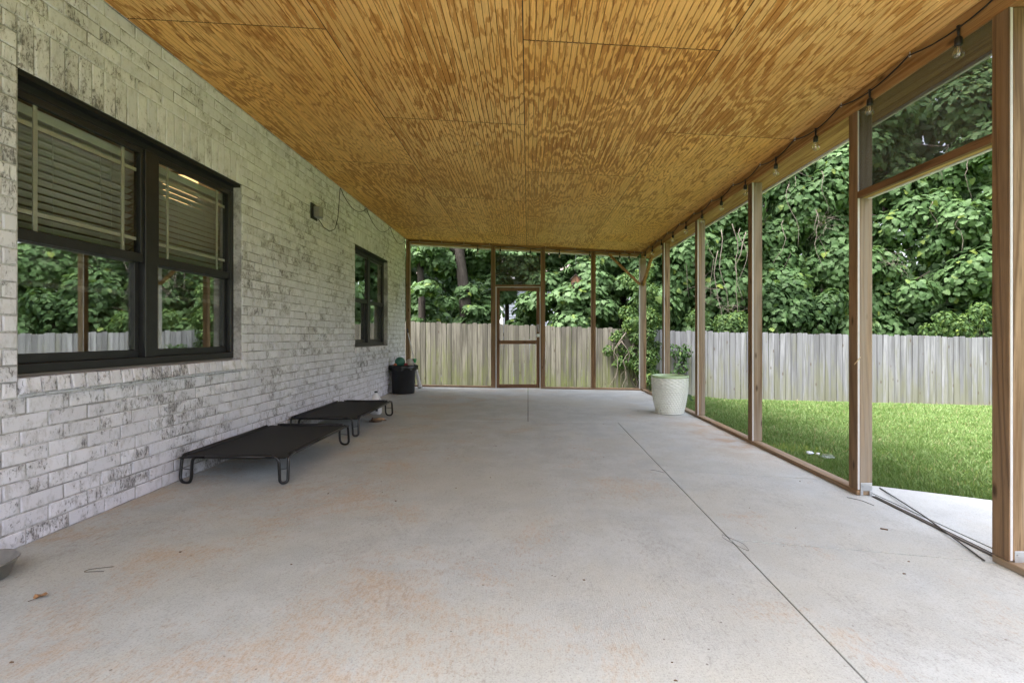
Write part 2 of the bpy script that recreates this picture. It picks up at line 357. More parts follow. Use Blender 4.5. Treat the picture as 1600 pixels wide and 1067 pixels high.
# ------------------------------------------------------------------ ground
def lawn():
    xs = np.concatenate([np.linspace(-400, -14, 10), np.linspace(-12, 20, 65), np.linspace(24, 400, 10)])
    ys = np.concatenate([np.linspace(-400, -6, 8), np.linspace(-4, 34, 77), np.linspace(40, 600, 12)])
    v = [(x, y, lawn_z(x, y)-(.12 if (-8.2 < x < 2.3 and -3.2 < y < 9.9) else 0)) for y in ys for x in xs]; n = len(xs)
    f = [(j*n+i, j*n+i+1, (j+1)*n+i+1, (j+1)*n+i) for j in range(len(ys)-1) for i in range(n-1)]
    o = MB().add(v, f, True).build('lawn', SOIL); tag(o, 'mown green lawn sloping gently from the patio to the fence', kind='structure')
lawn()

# patio slabs, each an own piece with open joints
patio = thing('patio', 'grey broomed concrete patio slabs under the porch roof', None); patio['kind'] = 'structure'
G = .0042
def slab(outline, name='slab'):
    n = len(outline); c = Vector((sum(p[0] for p in outline)/n, sum(p[1] for p in outline)/n))
    top = [(x, y, fz(x)) for x, y in outline]; bot = [(x, y, fz(x)-.11) for x, y in outline]
    mb = MB().add(top+bot, [tuple(range(n)), tuple(reversed(range(n, 2*n)))]+[(i, n+i, n+(i+1) % n, (i+1) % n) for i in range(n)])
    return mb.build(name, CONC, patio, bevel=.0004)
def xj(y): return 1.055+.0125*y                     # the long joint drifts a little
slab([(-2.60, -3), (xj(-3)-G, -3), (xj(6.2)-G, 6.2-G), (-2.60, 6.15-G)])
slab([(-2.60, 6.15+G), (-G, 6.19+G), (-G, 10.13), (-2.60, 10.13)])
slab([(G, 6.19+G), (xj(6.2)+G, 6.2+G), (xj(3.95)+G, 4.02+.0055), (2.44, 3.81+.0055), (2.44, 10.13), (G, 10.13)])
slab([(xj(3.95)+G, 4.02-.0055), (xj(2.63)+G, 2.65+.008), (1.7, 2.553), (2.1, 2.477), (2.44, 2.40+.008), (2.44, 3.81-.0055)])
slab([(xj(2.63)+G, 2.65-.008), (xj(-3)+G, -3), (2.44, -3), (2.44, 2.40-.008), (2.1, 2.465), (1.7, 2.541)])
slab([(2.455, 3.70), (2.61, 3.68), (3.45, 3.27), (3.45, -2), (2.455, -2)])
MB().box(-2.6, 3.4, -2.99, 10.1, -.19, -.155).build('gravel_bed', BASE, patio)

# ------------------------------------------------------------------ the house: brick wall, windows, room
XW = -2.49
house = thing('brick_house', 'whitewashed brick house wall with black windows along the porch', 'house', (XW-.1, 3.5, 0))
W1 = (2.41, 4.29, .885, 2.385); W2 = (7.10, 8.76, .915, 2.395)
Y0W, Y1W, ZTW = -3.0, 10.0, 3.22
CH, BL, JN = .0810, .2270, .0085
def brick_proto(l, h, d, j):
    """a brick lying along Y with its worn face towards +X"""
    mb = MB(); c = .0035
    rj = lambda s=j*1.5: random.uniform(-s, s)
    back = [(-d, -l/2, -h/2), (-d, l/2, -h/2), (-d, l/2, h/2), (-d, -l/2, h/2)]
    mid = [(-c*1.2+rj(.0006), y+rj(), z+rj()) for (_, y, z) in back]
    fr = [(rj(.0012), math.copysign(abs(y)-c*1.4+rj(), y), math.copysign(abs(z)-c+rj(), z)) for (_, y, z) in back]
    fs = [(8, 9, 10, 11)]
    for i in range(4):
        k = (i+1) % 4; fs += [(i, k, 4+k, 4+i), (4+i, 4+k, 8+k, 8+i)]
    return mb.add(back+mid+fr, fs)
bricks = []            # (y, z, length, height, extra x)
WIN = [(a-.004, b+.004, c-.091, .043+32*CH) for (a, b, c, d) in (W1, W2)]
def course(z0, z1, y0, y1, i, holes):
    if z1-z0 < .022: return
    segs = []; y = y0
    for a, b in holes: segs.append((y, a)); y = b
    segs.append((y, y1))
    for a, b in segs:
        off = (i % 2)*(BL/2)+(-.03 if i % 4 == 2 else 0)
        k = math.floor((a-Y0W-off)/BL); yy = Y0W+off+k*BL
        while yy < b-.001:
            u, v_ = max(yy, a), min(yy+BL, b)
            if v_-u > .03: bricks.append(((u+v_)/2, (z0+z1)/2, v_-u-JN, z1-z0-JN, random.uniform(-.0015, .0025)))
            yy += BL
nc = int((ZTW-.045)/CH)+1
for i in range(nc):
    z0 = .043+i*CH; z1 = z0+CH
    course(z0, z1, Y0W, Y1W, i, [(a, b) for a, b, lo, hi in WIN if z1 > lo+.001 and z0 < hi-.001])
    for a, b, lo, hi in WIN:
        if z0 < lo-.001 < z1-.001: course(z0, lo, a, b, i, [])
soldiers, rowlocks = [], []
for (a, b, c, d) in (W1, W2):
    n = round((b-a+.008)/.0805); st = (b-a+.008)/n
    for k in range(n):
        soldiers.append((a-.004+st*(k+.5), (d+.003+.043+32*CH)/2, st-JN, .043+32*CH-d-.010, random.uniform(-.001, .002)))
        rowlocks.append((a-.004+st*(k+.5), c-.050, st-JN,   .078, .038+random.uniform(-.002, .002)))
allb = [(*b, 0) for b in bricks]+[(*b, 1) for b in soldiers]+[(*b, 2) for b in rowlocks]
def shown(b):
    y, z = b[0], b[1]
    if y < 1.85: return 0
    px = 825-F*2.49/y; py = 524-(z-CAMZ)*F/y
    if px < -10 or py < -5: return 0
    return 1/y**2
allb.sort(key=shown, reverse=True)
protos = {}
def get_proto(l, h, variant):
    key = (round(l, 3), round(h, 3), variant)
    if key not in protos:
        mb = brick_proto(l, h, .092, .0016); me = mb.mesh('brick'); me.materials.append(BRICK); protos[key] = me
    return protos[key]
hb = base_of(house); rest = MB()
for i, (y, z, l, h, ex, kd) in enumerate(allb):
    tilt = random.uniform(-.008, .008)
    if i < 300:
        nm = ('brick', 'soldier_brick', 'rowlock_brick')[kd]
        o = bpy.data.objects.new(nm, get_proto(l, h, random.randrange(6))); link(o, house)
        o.location = Vector((XW+ex, y, z))-hb; o.rotation_euler = (tilt*.5, -.14 if kd == 2 else tilt*.5, tilt*.6)
    else:
        b = brick_proto(l, h, .092, .0016); m4 = Matrix.Translation((XW+ex, y, z)) @ Matrix.Rotation(-.14 if kd == 2 else 0, 4, 'Y')
        rest.add([m4 @ Vector(p) for p in b.v], b.f)
tag(rest.build('brickwork', BRICK, house), kind='stuff')
mo = MB(); XM = XW-.0065
def mort(y0, y1, z0, z1): mo.box(XM-.083, XM, y0, y1, z0, z1)
mort(Y0W, W1[0], -.1, ZTW); mort(W1[1], W2[0], -.1, ZTW); mort(W2[1], Y1W-.004, -.1, ZTW)
for (a, b, c, d) in (W1, W2): mort(a, b, -.1, c-.012); mort(a, b, d+.004, ZTW)
mo.build('mortar', MORTAR, house)
# the wall behind the brick skin
inner = MB(); XI0, XI1 = XW-.19, XW-.092
for y0, y1, z0, z1 in ((Y0W, W1[0], -.1, ZTW), (W1[1], W2[0], -.1, ZTW), (W2[1], Y1W-.02, -.1, ZTW), (W1[0], W1[1], -.1, W1[2]), (W1[0], W1[1], W1[3], ZTW), (W2[0], W2[1], -.1, W2[2]), (W2[0], W2[1], W2[3], ZTW)):
    inner.box(XI0, XI1, y0, y1, z0, z1)
inner.build('inner_wall', ROOMW, house)
rm = MB(); rm.box(-7.0, -6.9, -3, 10, -.1, 2.8); rm.box(-6.9, XI0, -3, -2.9, -.1, 2.8); rm.box(-6.9, XI0, 5.6, 5.7, -.1, 2.8); rm.box(-6.9, XI0, 9.88, 9.98, -.1, 2.8)
rm.build('room_wall', ROOMW, house)
MB().box(-6.9, XI0, -2.9, 9.88, -.1, .08).build('room_floor', ROOMF, house)
MB().box(-7.0, XI0, -3, 9.98, 2.8, 2.9).build('room_ceiling', ROOMC, house)
MB().hexa([(-8.2, -3.2, 4.9), (XW-.003, -3.2, 3.24), (XW-.003, 10.1, 3.24), (-8.2, 10.1, 4.9), (-8.2, -3.2, 5.1), (XW-.003, -3.2, 3.44), (XW-.003, 10.1, 3.44), (-8.2, 10.1, 5.1)]).build('roof', ROOF, house)  # unseen roof slab, added to block light from above
MB().box(-7.1, -7.0, -3, 10, -.1, 4.8).box(-7.0, XW-.1, 9.985, 10.0, -.1, 3.22).build('outer_wall', MORTAR, house)

def window(wd, bars):
    a, b, c, d = wd; X0, X1 = XW-.145, XW-.072
    root = MB().box(X0, X1, a, b, d-.062, d).box(X0, X1, a, b, c, c+.05).box(X0, X1, a, a+.042, c+.05, d-.062).box(X0, X1, b-.042, b, c+.05, d-.062).build('window', BLACKF, house, bevel=.003)
    MB().box(XW-.09, XW-.004, a-.05, b+.05, d-.0005, d+.0035).box(XW-.071, XW-.012, a, b, d-.022, d-.001).build('lintel_flashing', FLASH, root)
    mid = (a+b)/2; mw = .055
    MB().box(X0-.004, X1+.006, mid-mw, mid+mw, c+.05, d-.062).build('mullion', BLACKF, root, bevel=.003)
    mz = c+(d-c)*.473
    for y0, y1 in ((a+.042, mid-mw), (mid+mw, b-.042)):
        xa, xb = X1-.036, X1-.006                       # upper sash, outer track
        MB().box(xa, xb, y0, y1, mz-.028, mz+.028).box(xa, xb, y0, y1, d-.098, d-.062).box(xa, xb, y0, y0+.026, mz+.028, d-.098).box(xa, xb, y1-.026, y1, mz+.028, d-.098).build('upper_sash', BLACKF, root, bevel=.002)
        MB().box(xa+.008, xa+.014, y0+.02, y1-.02, mz+.02, d-.09).build('pane', GLASS if bars else GLASSM, root)
        xc, xd = X0+.002, X0+.034                       # lower sash, inner track
        MB().box(xc, xd, y0, y1, c+.05, c+.10).box(xc, xd, y0, y1, mz-.03, mz+.02).box(xc, xd, y0, y0+.036, c+.10, mz-.03).box(xc, xd, y1-.036, y1, c+.10, mz-.03).build('lower_sash', BLACKF, root, bevel=.002)
        MB().box(xc+.012, xc+.018, y0+.03, y1-.03, c+.092, mz-.022).build('pane', GLASSL if bars else GLASSM, root)
        if bars:
            gx0, gx1 = xa+.0005, xa+.0065; g = .011; q0, q1 = y0+.026, y1-.026; s0, s1 = mz+.028, d-.098; ins = .115
            for yy in (q0+ins, q1-ins): MB().box(gx0, gx1, yy-g, yy+g, s0, s1).build('grille_bar', GRILLE, root)
            for zz in (s0+ins*.85, s1-ins*.95): MB().box(gx0-.007, gx0-.001, q0, q1, zz-g, zz+g).build('grille_bar', GRILLE, root)
    return root
window(W1, True); window(W2, False)

def blind(y0, y1, ztop, zbot, label):
    xb = XW-.205; root = thing('window_blind', label, 'blind', (xb, (y0+y1)/2, ztop), 'blinds behind the near window')
    MB().box(xb-.025, xb+.03, y0, y1, ztop-.055, ztop).build('headrail', BLINDM, root, bevel=.003)
    me = None; sp = .0425; n = int((ztop-.075-zbot-.09)/sp)
    def slat(z, tilt):
        nonlocal me
        if me is None:
            mb = MB(); w2, L = .025, (y1-y0)/2-.006
            prof = [(-w2, 0), (-w2*.5, .0025), (0, .0034), (w2*.5, .0025), (w2, 0), (w2*.5, -.0004), (0, .0006), (-w2*.5, -.0004)]
            k = len(prof); v = [(x, -L, z_) for x, z_ in prof]+[(x, L, z_) for x, z_ in prof]
            mb.add(v, [(i, (i+1) % k, k+(i+1) % k, k+i) for i in range(k)]+[tuple(range(k)), tuple(reversed(range(k, 2*k)))]); me = mb.mesh('slat'); me.materials.append(BLINDM)
        o = bpy.data.objects.new('slat', me); link(o, root); o.location = (0, 0, z-ztop); o.rotation_euler = (random.uniform(-.003, .003), tilt, 0)
    for i in range(n): slat(ztop-.085-i*sp, math.radians(-25+random.uniform(-2, 2)))
    for k in range(6): slat(zbot+.034+k*.0065, math.radians(3))
    MB().box(xb-.027, xb+.027, y0, y1, zbot, zbot+.03).build('bottom_rail', BLINDM, root, bevel=.004)
    for t in (.30, .40, .72, .80):
        yy = y0+(y1-y0)*t; MB().tube([(xb+.029, yy, ztop-.05), (xb+.029, yy, zbot+.02)], .0012, 5).build('cord', BLINDM, root)
ym = (W1[0]+W1[1])/2
blind(W1[0]-.03, ym-.006, 2.305, 1.345, 'cream slatted blind half lowered behind the larger-looking left window light beside the wall bricks')
blind(ym+.006, W1[1]+.07, 2.305, 1.35, 'cream slatted blind behind the right light of the near window, warm lamp glow behind it')
lamp = thing('ceiling_lamp', 'lit warm ceiling lamp seen through the blind of the near window', 'lamp', (-3.75, 5.32, 2.8))
MB().lathe([(.001, 2.50), (.10, 2.515), (.15, 2.56), (.16, 2.77)], 24, (-3.75, 5.32, 0)).build('shade', mat_emit('lamp_glow', (1, .62, .25), .30), lamp)
MB().lathe([(.16, 2.77), (.168, 2.775), (.168, 2.799), (.001, 2.80)], 24, (-3.75, 5.32, 0)).build('rim', BRASS, lamp)

# ------------------------------------------------------------------ the porch
porch = thing('screened_porch', 'timber porch with stained plywood ceiling on square posts, mostly open bays', 'porch', (2.3, 5, 0))
XR = 2.30; YB = 10.01; YS = -.25  # YS: unseen front end of the roof, shaped to let light in
# ceiling panels with milled beads
def panel(x0, x1, y0, y1):
    g = .0032; x0 += g; x1 -= g; y0 += .0036; y1 -= .0036
    pts = []; k = math.ceil((x0+.03)/.0381); pts.append((x0, 0.0))
    while True:
        gx = k*.0381-.03
        if gx > x1-.005: break
        if gx > x0+.005: pts += [(gx-.0030, 0), (gx-.0012, .0065), (gx+.0012, .0065), (gx+.0030, 0)]
        k += 1
    pts.append((x1, 0)); n = len(pts)
    lo = lambda x, dz: ceil_z(x)+dz
    v = [(x, y0, lo(x, dz)) for x, dz in pts]+[(x, y1, lo(x, dz)) for x, dz in pts]
    v += [(x0, y0, lo(x0, .012)), (x1, y0, lo(x1, .012)), (x0, y1, lo(x0, .012)), (x1, y1, lo(x1, .012))]
    f = [(i, n+i, n+i+1, i+1) for i in range(n-1)]
    b = 2*n
    f += [(b, b+1, b+3, b+2), (0, b, b+2, n), (n-1, 2*n-1, b+3, b+1), tuple(list(range(n))+[b+1, b]), tuple(list(reversed(range(n, 2*n)))+[b+2, b+3])]
    o = MB().add(v, f).build('ceiling_panel', PLY, porch); o.data.materials.append(PLYEDGE)
    for i in range(n, len(o.data.polygons)): o.data.polygons[i].material_index = 1
    return o
colx = [-2.487, -1.25, -.03, 1.19, XR+.012]
for i in range(4):
    ys = [3.05, 5.49, 7.93] if i % 2 == 0 else [4.28, 6.72, 9.16]
    ys = [y for y in ([ys[0]-4.88, ys[0]-2.44]+ys)]
    ys = [YS]+[y for y in ys if YS+.1 < y < 9.9]+[YB+.05]
    for a, b in zip(ys, ys[1:]): panel(colx[i], colx[i+1], a, b)
zt = lambda x: ceil_z(x)+.013
MB().hexa([(XW, YS, zt(XW)), (2.60, YS, zt(2.60)), (2.60, 10.4, zt(2.60)), (XW, 10.4, zt(XW)), (XW, YS, zt(XW)+.16), (2.60, YS, zt(2.60)+.10), (2.60, 10.4, zt(2.60)+.10), (XW, 10.4, zt(XW)+.16)]).build('roof', ROOF, porch)  # unseen slab over the ceiling, put in to block the sky
ZB = 2.655                                     # underside of the side beam
MB().box(XR, XR+.036, YS, YB, ZB-.004, ceil_z(XR)-.001).build('inner_beam', BEAMY, porch, bevel=.002)
for k, (a, b) in enumerate(((XR+.039, XR+.110), (XR+.113, XR+.186), (XR+.189, XR+.272))):
    MB().box(a, b, YS, YB+.1, ZB+.002*k, ZB+.09).build('soffit_board', BEAMY, porch, bevel=.002)
MB().box(XR+.274, XR+.296, YS, YB+.42, ZB-.014, ZB+.13).build('fascia', FASCIA, porch)
# posts of the right side
PY = [.72, 2.355, 3.445, 5.065, 6.70, 8.36, YB]
zinc_plate = None
def right_post(y, cap=False):
    zl = fz(XR+.05)+(.0 if not cap else .012); zs = zl+.036
    z0 = zs if not cap else zl+.03
    p = MB().box(XR+.021, XR+.108, y, y+.089, z0, ZB-.006).build('post', POSTW, porch, bevel=.003)
    MB().box(XR+.0075, XR+.0205, y+.003, y+.086, z0, ZB-.006).build('screen_track', WHITE, p)
    MB().box(XR+.0005, XR+.007, y+.0015, y+.0875, z0, ZB-.006).build('lath', LATHW, p)
    if cap:
        b = MB().box(XR+.024, XR+.105, y-.0035, y-.0005, zl+.022, zl+.078).box(XR+.024, XR+.042, y-.004, y+.05, zl-.012, zl+.021).box(XR+.087, XR+.105, y-.004, y+.05, zl-.012, zl+.021)
        b.build('post_bracket', ZINC, p, bevel=.002)
        MB().tube([(XR+.040, y-.004, zl+.06), (XR+.040, y-.008, zl+.06)], .006, 8).tube([(XR+.09, y-.004, zl+.055), (XR+.09, y-.008, zl+.055)], .006, 8).build('bolt', ZINC, p)
    return p
for i, y in enumerate(PY[:-1]): right_post(y, cap=i in (1, 2))
def sill_y(y0, y1):
    z = fz(XR+.04); MB().box(XR, XR+.089, y0, y1, z+.002, z+.036).build('sill_plate', SILLW, porch, bevel=.003)
sill_y(3.445+.004, 6.2); sill_y(6.203, YB-.001); sill_y(YS, 2.355+.089)
# corner post
cpz = fz(2.33)+.037
cp = MB().box(2.282, 2.405, YB+.012, YB+.10, cpz, ZB-.007).build('post', POSTW, porch, bevel=.003)
MB().box(2.276, 2.2815, YB+.014, YB+.098, cpz, ZB-.007).build('screen_track', WHITE, cp)
# door opening header of the right side with an insect screen above it
yd0, yd1 = 2.355+.092, 3.443
hd = MB().box(XR, XR+.030, yd0, yd1, 2.036, 2.082).build('door_header', DARKY, porch, bevel=.002)
MB().box(XR+.031, XR+.072, yd0, yd1, 2.038, 2.078).build('header_board', PALEY, hd); MB().box(XR+.073, XR+.098, yd0, yd1, 2.034, 2.080).build('header_trim', WHITE, hd)
MB().box(XR+.012, XR+.0135, yd0-.08, yd1+.08, 2.08, ZB).build('screen', SCREEN, porch)
# back wall of the porch
zb = lambda x: ceil_z(x)
def back_post(x0, x1, m=POSTW):
    z0 = fz(x0)+.037; p = MB().box(x0, x1, YB+.012, YB+.10, z0, zb(x1)-.052).build('post', m, porch, bevel=.003)
    MB().box(x0+.004, x1-.004, YB+.004, YB+.0115, z0, zb(x1)-.052).build('lath', LATHW, p); return p
back_post(-2.485, -2.405); back_post(-.754, -.664); back_post(.256, .350); back_post(1.287, 1.378)
def back_strip(name, m, y0, y1, d0, d1, x0=-2.485, x1=2.28, parent=porch):
    return MB().hexa([(x0, y0, zb(x0)-d1), (x1, y0, zb(x1)-d1), (x1, y1, zb(x1)-d1), (x0, y1, zb(x0)-d1), (x0, y0, zb(x0)-d0), (x1, y0, zb(x1)-d0), (x1, y1, zb(x1)-d0), (x0, y1, zb(x0)-d0)]).build(name, m, parent)
back_strip('back_beam', BEAMX, YB, YB+.036, .001, .050); back_strip('back_soffit', BEAMX, YB+.101, YB+.28, .045, .06); back_strip('back_fascia', FASCIA, YB+.282, YB+.30, .0, .085)
def sill_x(x0, x1):
    MB().hexa([(x0, YB, fz(x0)+.002), (x1, YB, fz(x1)+.002), (x1, YB+.1, fz(x1)+.002), (x0, YB+.1, fz(x0)+.002), (x0, YB, fz(x0)+.036), (x1, YB, fz(x1)+.036), (x1, YB+.1, fz(x1)+.036), (x0, YB+.1, fz(x0)+.036)]).build('sill_plate', SILLX, porch, bevel=.003)
sill_x(-2.485, -.665); sill_x(.256, 1.35); sill_x(1.353, 2.298)
# braces in the corner
MB().beam((1.625, YB+.05, 2.755), (2.282, YB+.05, 2.12), .038, .085, up=(0, 1, 0)).build('brace', BEAMX, porch, bevel=.003)
MB().beam((2.345, YB-.82, 2.665), (2.345, YB+.02, 2.12), .085, .038, up=(1, 0, 0)).build('brace', BEAMY, porch, bevel=.003)
# back screen door
bh = MB().box(-.662, .254, YB+.012, YB+.10, 2.072, 2.108).build('door_header', DOORX, porch, bevel=.002)
MB().box(-.662, .254, YB+.004, YB+.011, 2.056, 2.070).build('header_trim', WHITE, bh)
zd0 = .012; door = MB().box(-.637, -.580, YB+.02, YB+.05, zd0, 2.05).box(.172, .236, YB+.02, YB+.05, zd0, 2.05).build('screen_door', DOORW, porch, bevel=.002)
MB().box(-.579, .171, YB+.021, YB+.049, 1.985, 2.05).build('top_rail', DOORX, door, bevel=.002)
MB().box(-.579, .171, YB+.021, YB+.049, .905, .978).build('middle_rail', DOORX, door, bevel=.002)
MB().box(-.579, .171, YB+.021, YB+.049, zd0, .085).build('bottom_rail', DOORX, door, bevel=.002)
MB().box(-.660, -.640, YB+.006, YB+.05, .01, 2.055).box(.239, .253, YB+.006, YB+.05, .01, 2.055).build('door_jamb', WHITE, door)
MB().tube([(.206, YB+.018, 1.30), (.206, YB-.012, 1.29), (.206, YB-.012, 1.16), (.206, YB+.018, 1.15)], .008, 8).box(.18, .235, YB+.012, YB+.019, 1.05, 1.11).tube([(.21, YB+.01, 1.08), (.21, YB-.03, 1.08), (.165, YB-.034, 1.075)], .009, 8).build('handle', ZINC, door)
MB().box(-.66, .252, YB+.06, YB+.0615, 2.11, 2.72).build('screen', SCREEN, porch)
for (x, y, z) in ((XR+.001, 2.385, 1.22), ):
    pass

# ------------------------------------------------------------------ string lights
def tear(prof_scale=1.0):
    return [(.0001, -.062), (.012, -.060), (.022, -.052), (.0275, -.040), (.026, -.027), (.019, -.012), (.0135, 0), (.0125, .006)]
strand = thing('string_light', 'black festoon cable with clear glass bulbs hooked along the porch beams', 'string lights', (2.28, 6, 2.74))
sb = base_of(strand); XS = XR-.012
bulbs_y = [2.0, 2.62, 3.30, 3.92, 4.55, 5.19, 5.83, 6.48, 7.14, 7.78, 8.44, 9.06, 9.62]
bulbs_x = [2.05, 1.86, 1.25, .64, .05, -.56, -1.02]
zR = 2.712
meshes = {}
def part_mesh(name, mb, m):
    me = mb.mesh(name); me.materials.append(m); meshes[name] = me
part_mesh('socket', MB().lathe([(.0001, .052), (.009, .052), (.011, .046), (.0175, .040), (.0185, .004), (.016, .0), (.0001, .0)], 16), CABLE)
part_mesh('bulb', MB().lathe(tear(), 18), BULBG)
part_mesh('filament', MB().tube([(-.005, 0, .0), (-.006, 0, -.026), (0, 0, -.036), (.006, 0, -.026), (.005, 0, 0)], .0011, 5), FILA)
part_mesh('hook', MB().tube([(0, 0, .018), (.0, 0, .006), (.008, 0, -.004), (0, 0, -.012), (-.008, 0, -.004)], .0028, 6), HOOK)
def place(name, loc, parent=strand):
    o = bpy.data.objects.new(name, meshes[name]); link(o, parent); o.location = Vector(loc)-base_of(parent); return o
def bulb_at(x, y, z):                           # z: the cable node above
    so_ = place('socket', (x, y, z-.095)); b = place('bulb', (x, y, z-.101), so_); b.location = (0, 0, -.006)
    f = place('filament', (x, y, z-.10), so_); f.location = (0, 0, -.004)
    return MB().tube([(x, y, z+.012), (x, y, z-.05)], [.010, .0042], 7)
cable = MB(); pts = []
hz = lambda x: ceil_z(x)-.018
nodes = [('r', y) for y in bulbs_y]
seq = []
ys = [1.2]+bulbs_y
for a, b in zip(ys, ys[1:]):
    seq.append(('hook', XS, (a+b)/2, zR+.048)); seq.append(('bulb', XS, b, zR))
seq.append(('hook', XS, 9.88, zR+.02))
for k, x in enumerate(bulbs_x):
    px = 2.25 if k == 0 else bulbs_x[k-1]
    seq.append(('hook', (px+x)/2+.01, YB-.012, hz((px+x)/2))); seq.append(('bulb', x, YB-.014, hz(x)-.045))
for x in (-1.3, -1.75, -2.2, -2.44): seq.append(('hook', x, YB-.012, hz(x)-.01))
extra = MB(); line = [(XS, .4, zR+.02)]
for kd, x, y, z in seq:
    line.append((x, y, z))
    if kd == 'bulb':
        t = bulb_at(x, y, z); extra.add(t.v, t.f, True)
    else: place('hook', (x+(.006 if y < 9.9 else 0), y, z+.002))
smooth = []
for i in range(len(line)-1):
    a, b = Vector(line[i]), Vector(line[i+1])
    for k in range(4):
        t = k/4; q = a.lerp(b, t); q.z -= .012*math.sin(math.pi*t); smooth.append(q)
smooth.append(Vector(line[-1]))
cable.tube(smooth, .0048, 6); cable.add(extra.v, extra.f, True); cable.build('cable', CABLE, strand)

# cable and box on the brick wall
box = thing('wall_box', 'small grey electrical box on the brick wall under the ceiling', 'electrical box', (XW, 5.72, 2.5))
MB().box(XW+.004, XW+.012, 5.63, 5.80, 2.42, 2.60).build('back_plate', DARKP, box)
MB().box(XW+.012, XW+.095, 5.68, 5.78, 2.445, 2.575).build('housing', plain('grey_box_plastic', (.25, .245, .235), .5), box, bevel=.012)
wc = thing('wall_cable', 'thin dark cable looping from the grey box to the ceiling and along the wall top', 'cable', (XW, 6.5, 2.6))
def arc(a, b, sag, n=12):
    a, b = Vector(a), Vector(b); o = []
    for i in range(n+1):
        t = i/n; q = a.lerp(b, t); q.z -= sag*math.sin(math.pi*t)**.8; o.append(q)
    return o
xc = XW+.012
loop = [(xc+.02, 5.78, 2.44), (xc+.01, 5.95, 2.385), (xc, 6.15, 2.375), (xc, 6.32, 2.44), (xc, 6.42, 2.60), (xc, 6.46, 2.80), (xc, 6.50, 3.02)]
sw = loop+arc((xc, 6.52, 3.02), (xc, 7.55, 3.02), .15)+arc((xc, 7.57, 3.02), (xc, 8.85, 3.02), .20)+arc((xc, 8.87, 3.02), (xc, 9.96, 3.0), .17)
MB().tube(sw, .0042, 6).build('cable_run', CABLE, wc)

# ------------------------------------------------------------------ things on the patio
def rounded(pts, r, n=5):
    P = [Vector(p) for p in pts]; out = [P[0]]
    for i in range(1, len(P)-1):
        a, b, c = P[i-1], P[i], P[i+1]; d1 = (a-b); d2 = (c-b); q = min(r, d1.length*.49, d2.length*.49)
        s_, e_ = b+d1.normalized()*q, b+d2.normalized()*q
        for k in range(n+1):
            t = k/n; out.append((s_*(1-t)+b*t)*(1-t)+(b*(1-t)+e_*t)*t)
    out.append(P[-1]); return out
def cot(x0, x1, y0, y1, label, narrow):
    zf = fz((x0+x1)/2); H = zf+.195
    root = thing('dog_cot', label, 'dog bed', ((x0+x1)/2, (y0+y1)/2, zf), 'raised dog beds by the brick wall')
    nx, ny = 14, 22; v = []
    def zz(u, t): return H-.006-.030*(math.sin(math.pi*u)**.8)*(math.sin(math.pi*t)**.8)
    for j in range(ny+1):
        for i in range(nx+1):
            u, t = i/nx, j/ny; pinch = .035*math.sin(math.pi*t); pe = .02*math.sin(math.pi*u)
            v.append((x0+pinch+(x1-x0-2*pinch)*u, y0+pe+(y1-y0-2*pe)*t, zz(u, t)))
    f = [(j*(nx+1)+i, j*(nx+1)+i+1, (j+1)*(nx+1)+i+1, (j+1)*(nx+1)+i) for j in range(ny) for i in range(nx)]
    n = len(v); mb = MB().add(v+[(a, b, c-.006) for a, b, c in v], f+[tuple(reversed([k+n for k in q])) for q in f], True)
    # hem strips wrapped round the rails
    hem = MB()
    c = .075
    hem.tube([(x0+c+.03, y0+.012, H), ((x0+x1)/2, y0+.018, H-.004), (x1-c-.03, y0+.012, H)], .0155, 8); hem.tube([(x0+c+.03, y1-.012, H), ((x0+x1)/2, y1-.018, H-.004), (x1-c-.03, y1-.012, H)], .0155, 8)
    hem.tube([(x0+.012, y0+c+.02, H), (x0+.03, (y0+y1)/2, H-.006), (x0+.012, y1-c-.02, H)], .0155, 8); hem.tube([(x1-.012, y0+c+.02, H), (x1-.03, (y0+y1)/2, H-.006), (x1-.012, y1-c-.02, H)], .0155, 8)
    s_ = mb.build('sling', FABRIC, root); hem.build('hem', FABRIC, s_)
    r = .0105
    for a, b in (((x0+.07, y0), (x1-.07, y0)), ((x0+.07, y1), (x1-.07, y1)), ((x0, y0+.07), (x0, y1-.07)), ((x1, y0+.07), (x1, y1-.07))):
        MB().tube([(*a, H), (*b, H)], r, 10).build('rail', TUBE, root)
    for (cx, sx, cy, sy, wd_) in ((x0, 1, y0, 1, .105), (x1, -1, y0, 1, narrow), (x0, 1, y1, -1, .10), (x1, -1, y1, -1, .10)):
        g = zf+r; e = (cx+sx*wd_, cy, H); s2 = (cx, cy+sy*.05, H)
        path = [(cx+sx*(wd_+.09), cy, H), e, (e[0]-sx*.008, cy-.0*sy, g), (cx-sx*.004, cy+sy*.03, g), s2, (cx, cy+sy*.14, H)]
        leg = MB().tube(rounded(path, .05), r, 10)
        leg.tube([(e[0]-sx*.004, cy, zf+.105), (cx, cy+sy*.038, zf+.105)], .003, 6); leg.build('leg', TUBE, root)
cot(-2.455, -1.70, 3.45, 4.70, 'black raised dog cot closer to the near window, crossbar legs on bare concrete', .045)
cot(-2.455, -1.755, 5.06, 6.40, 'black raised dog cot with a white jug standing at its far end', .05)

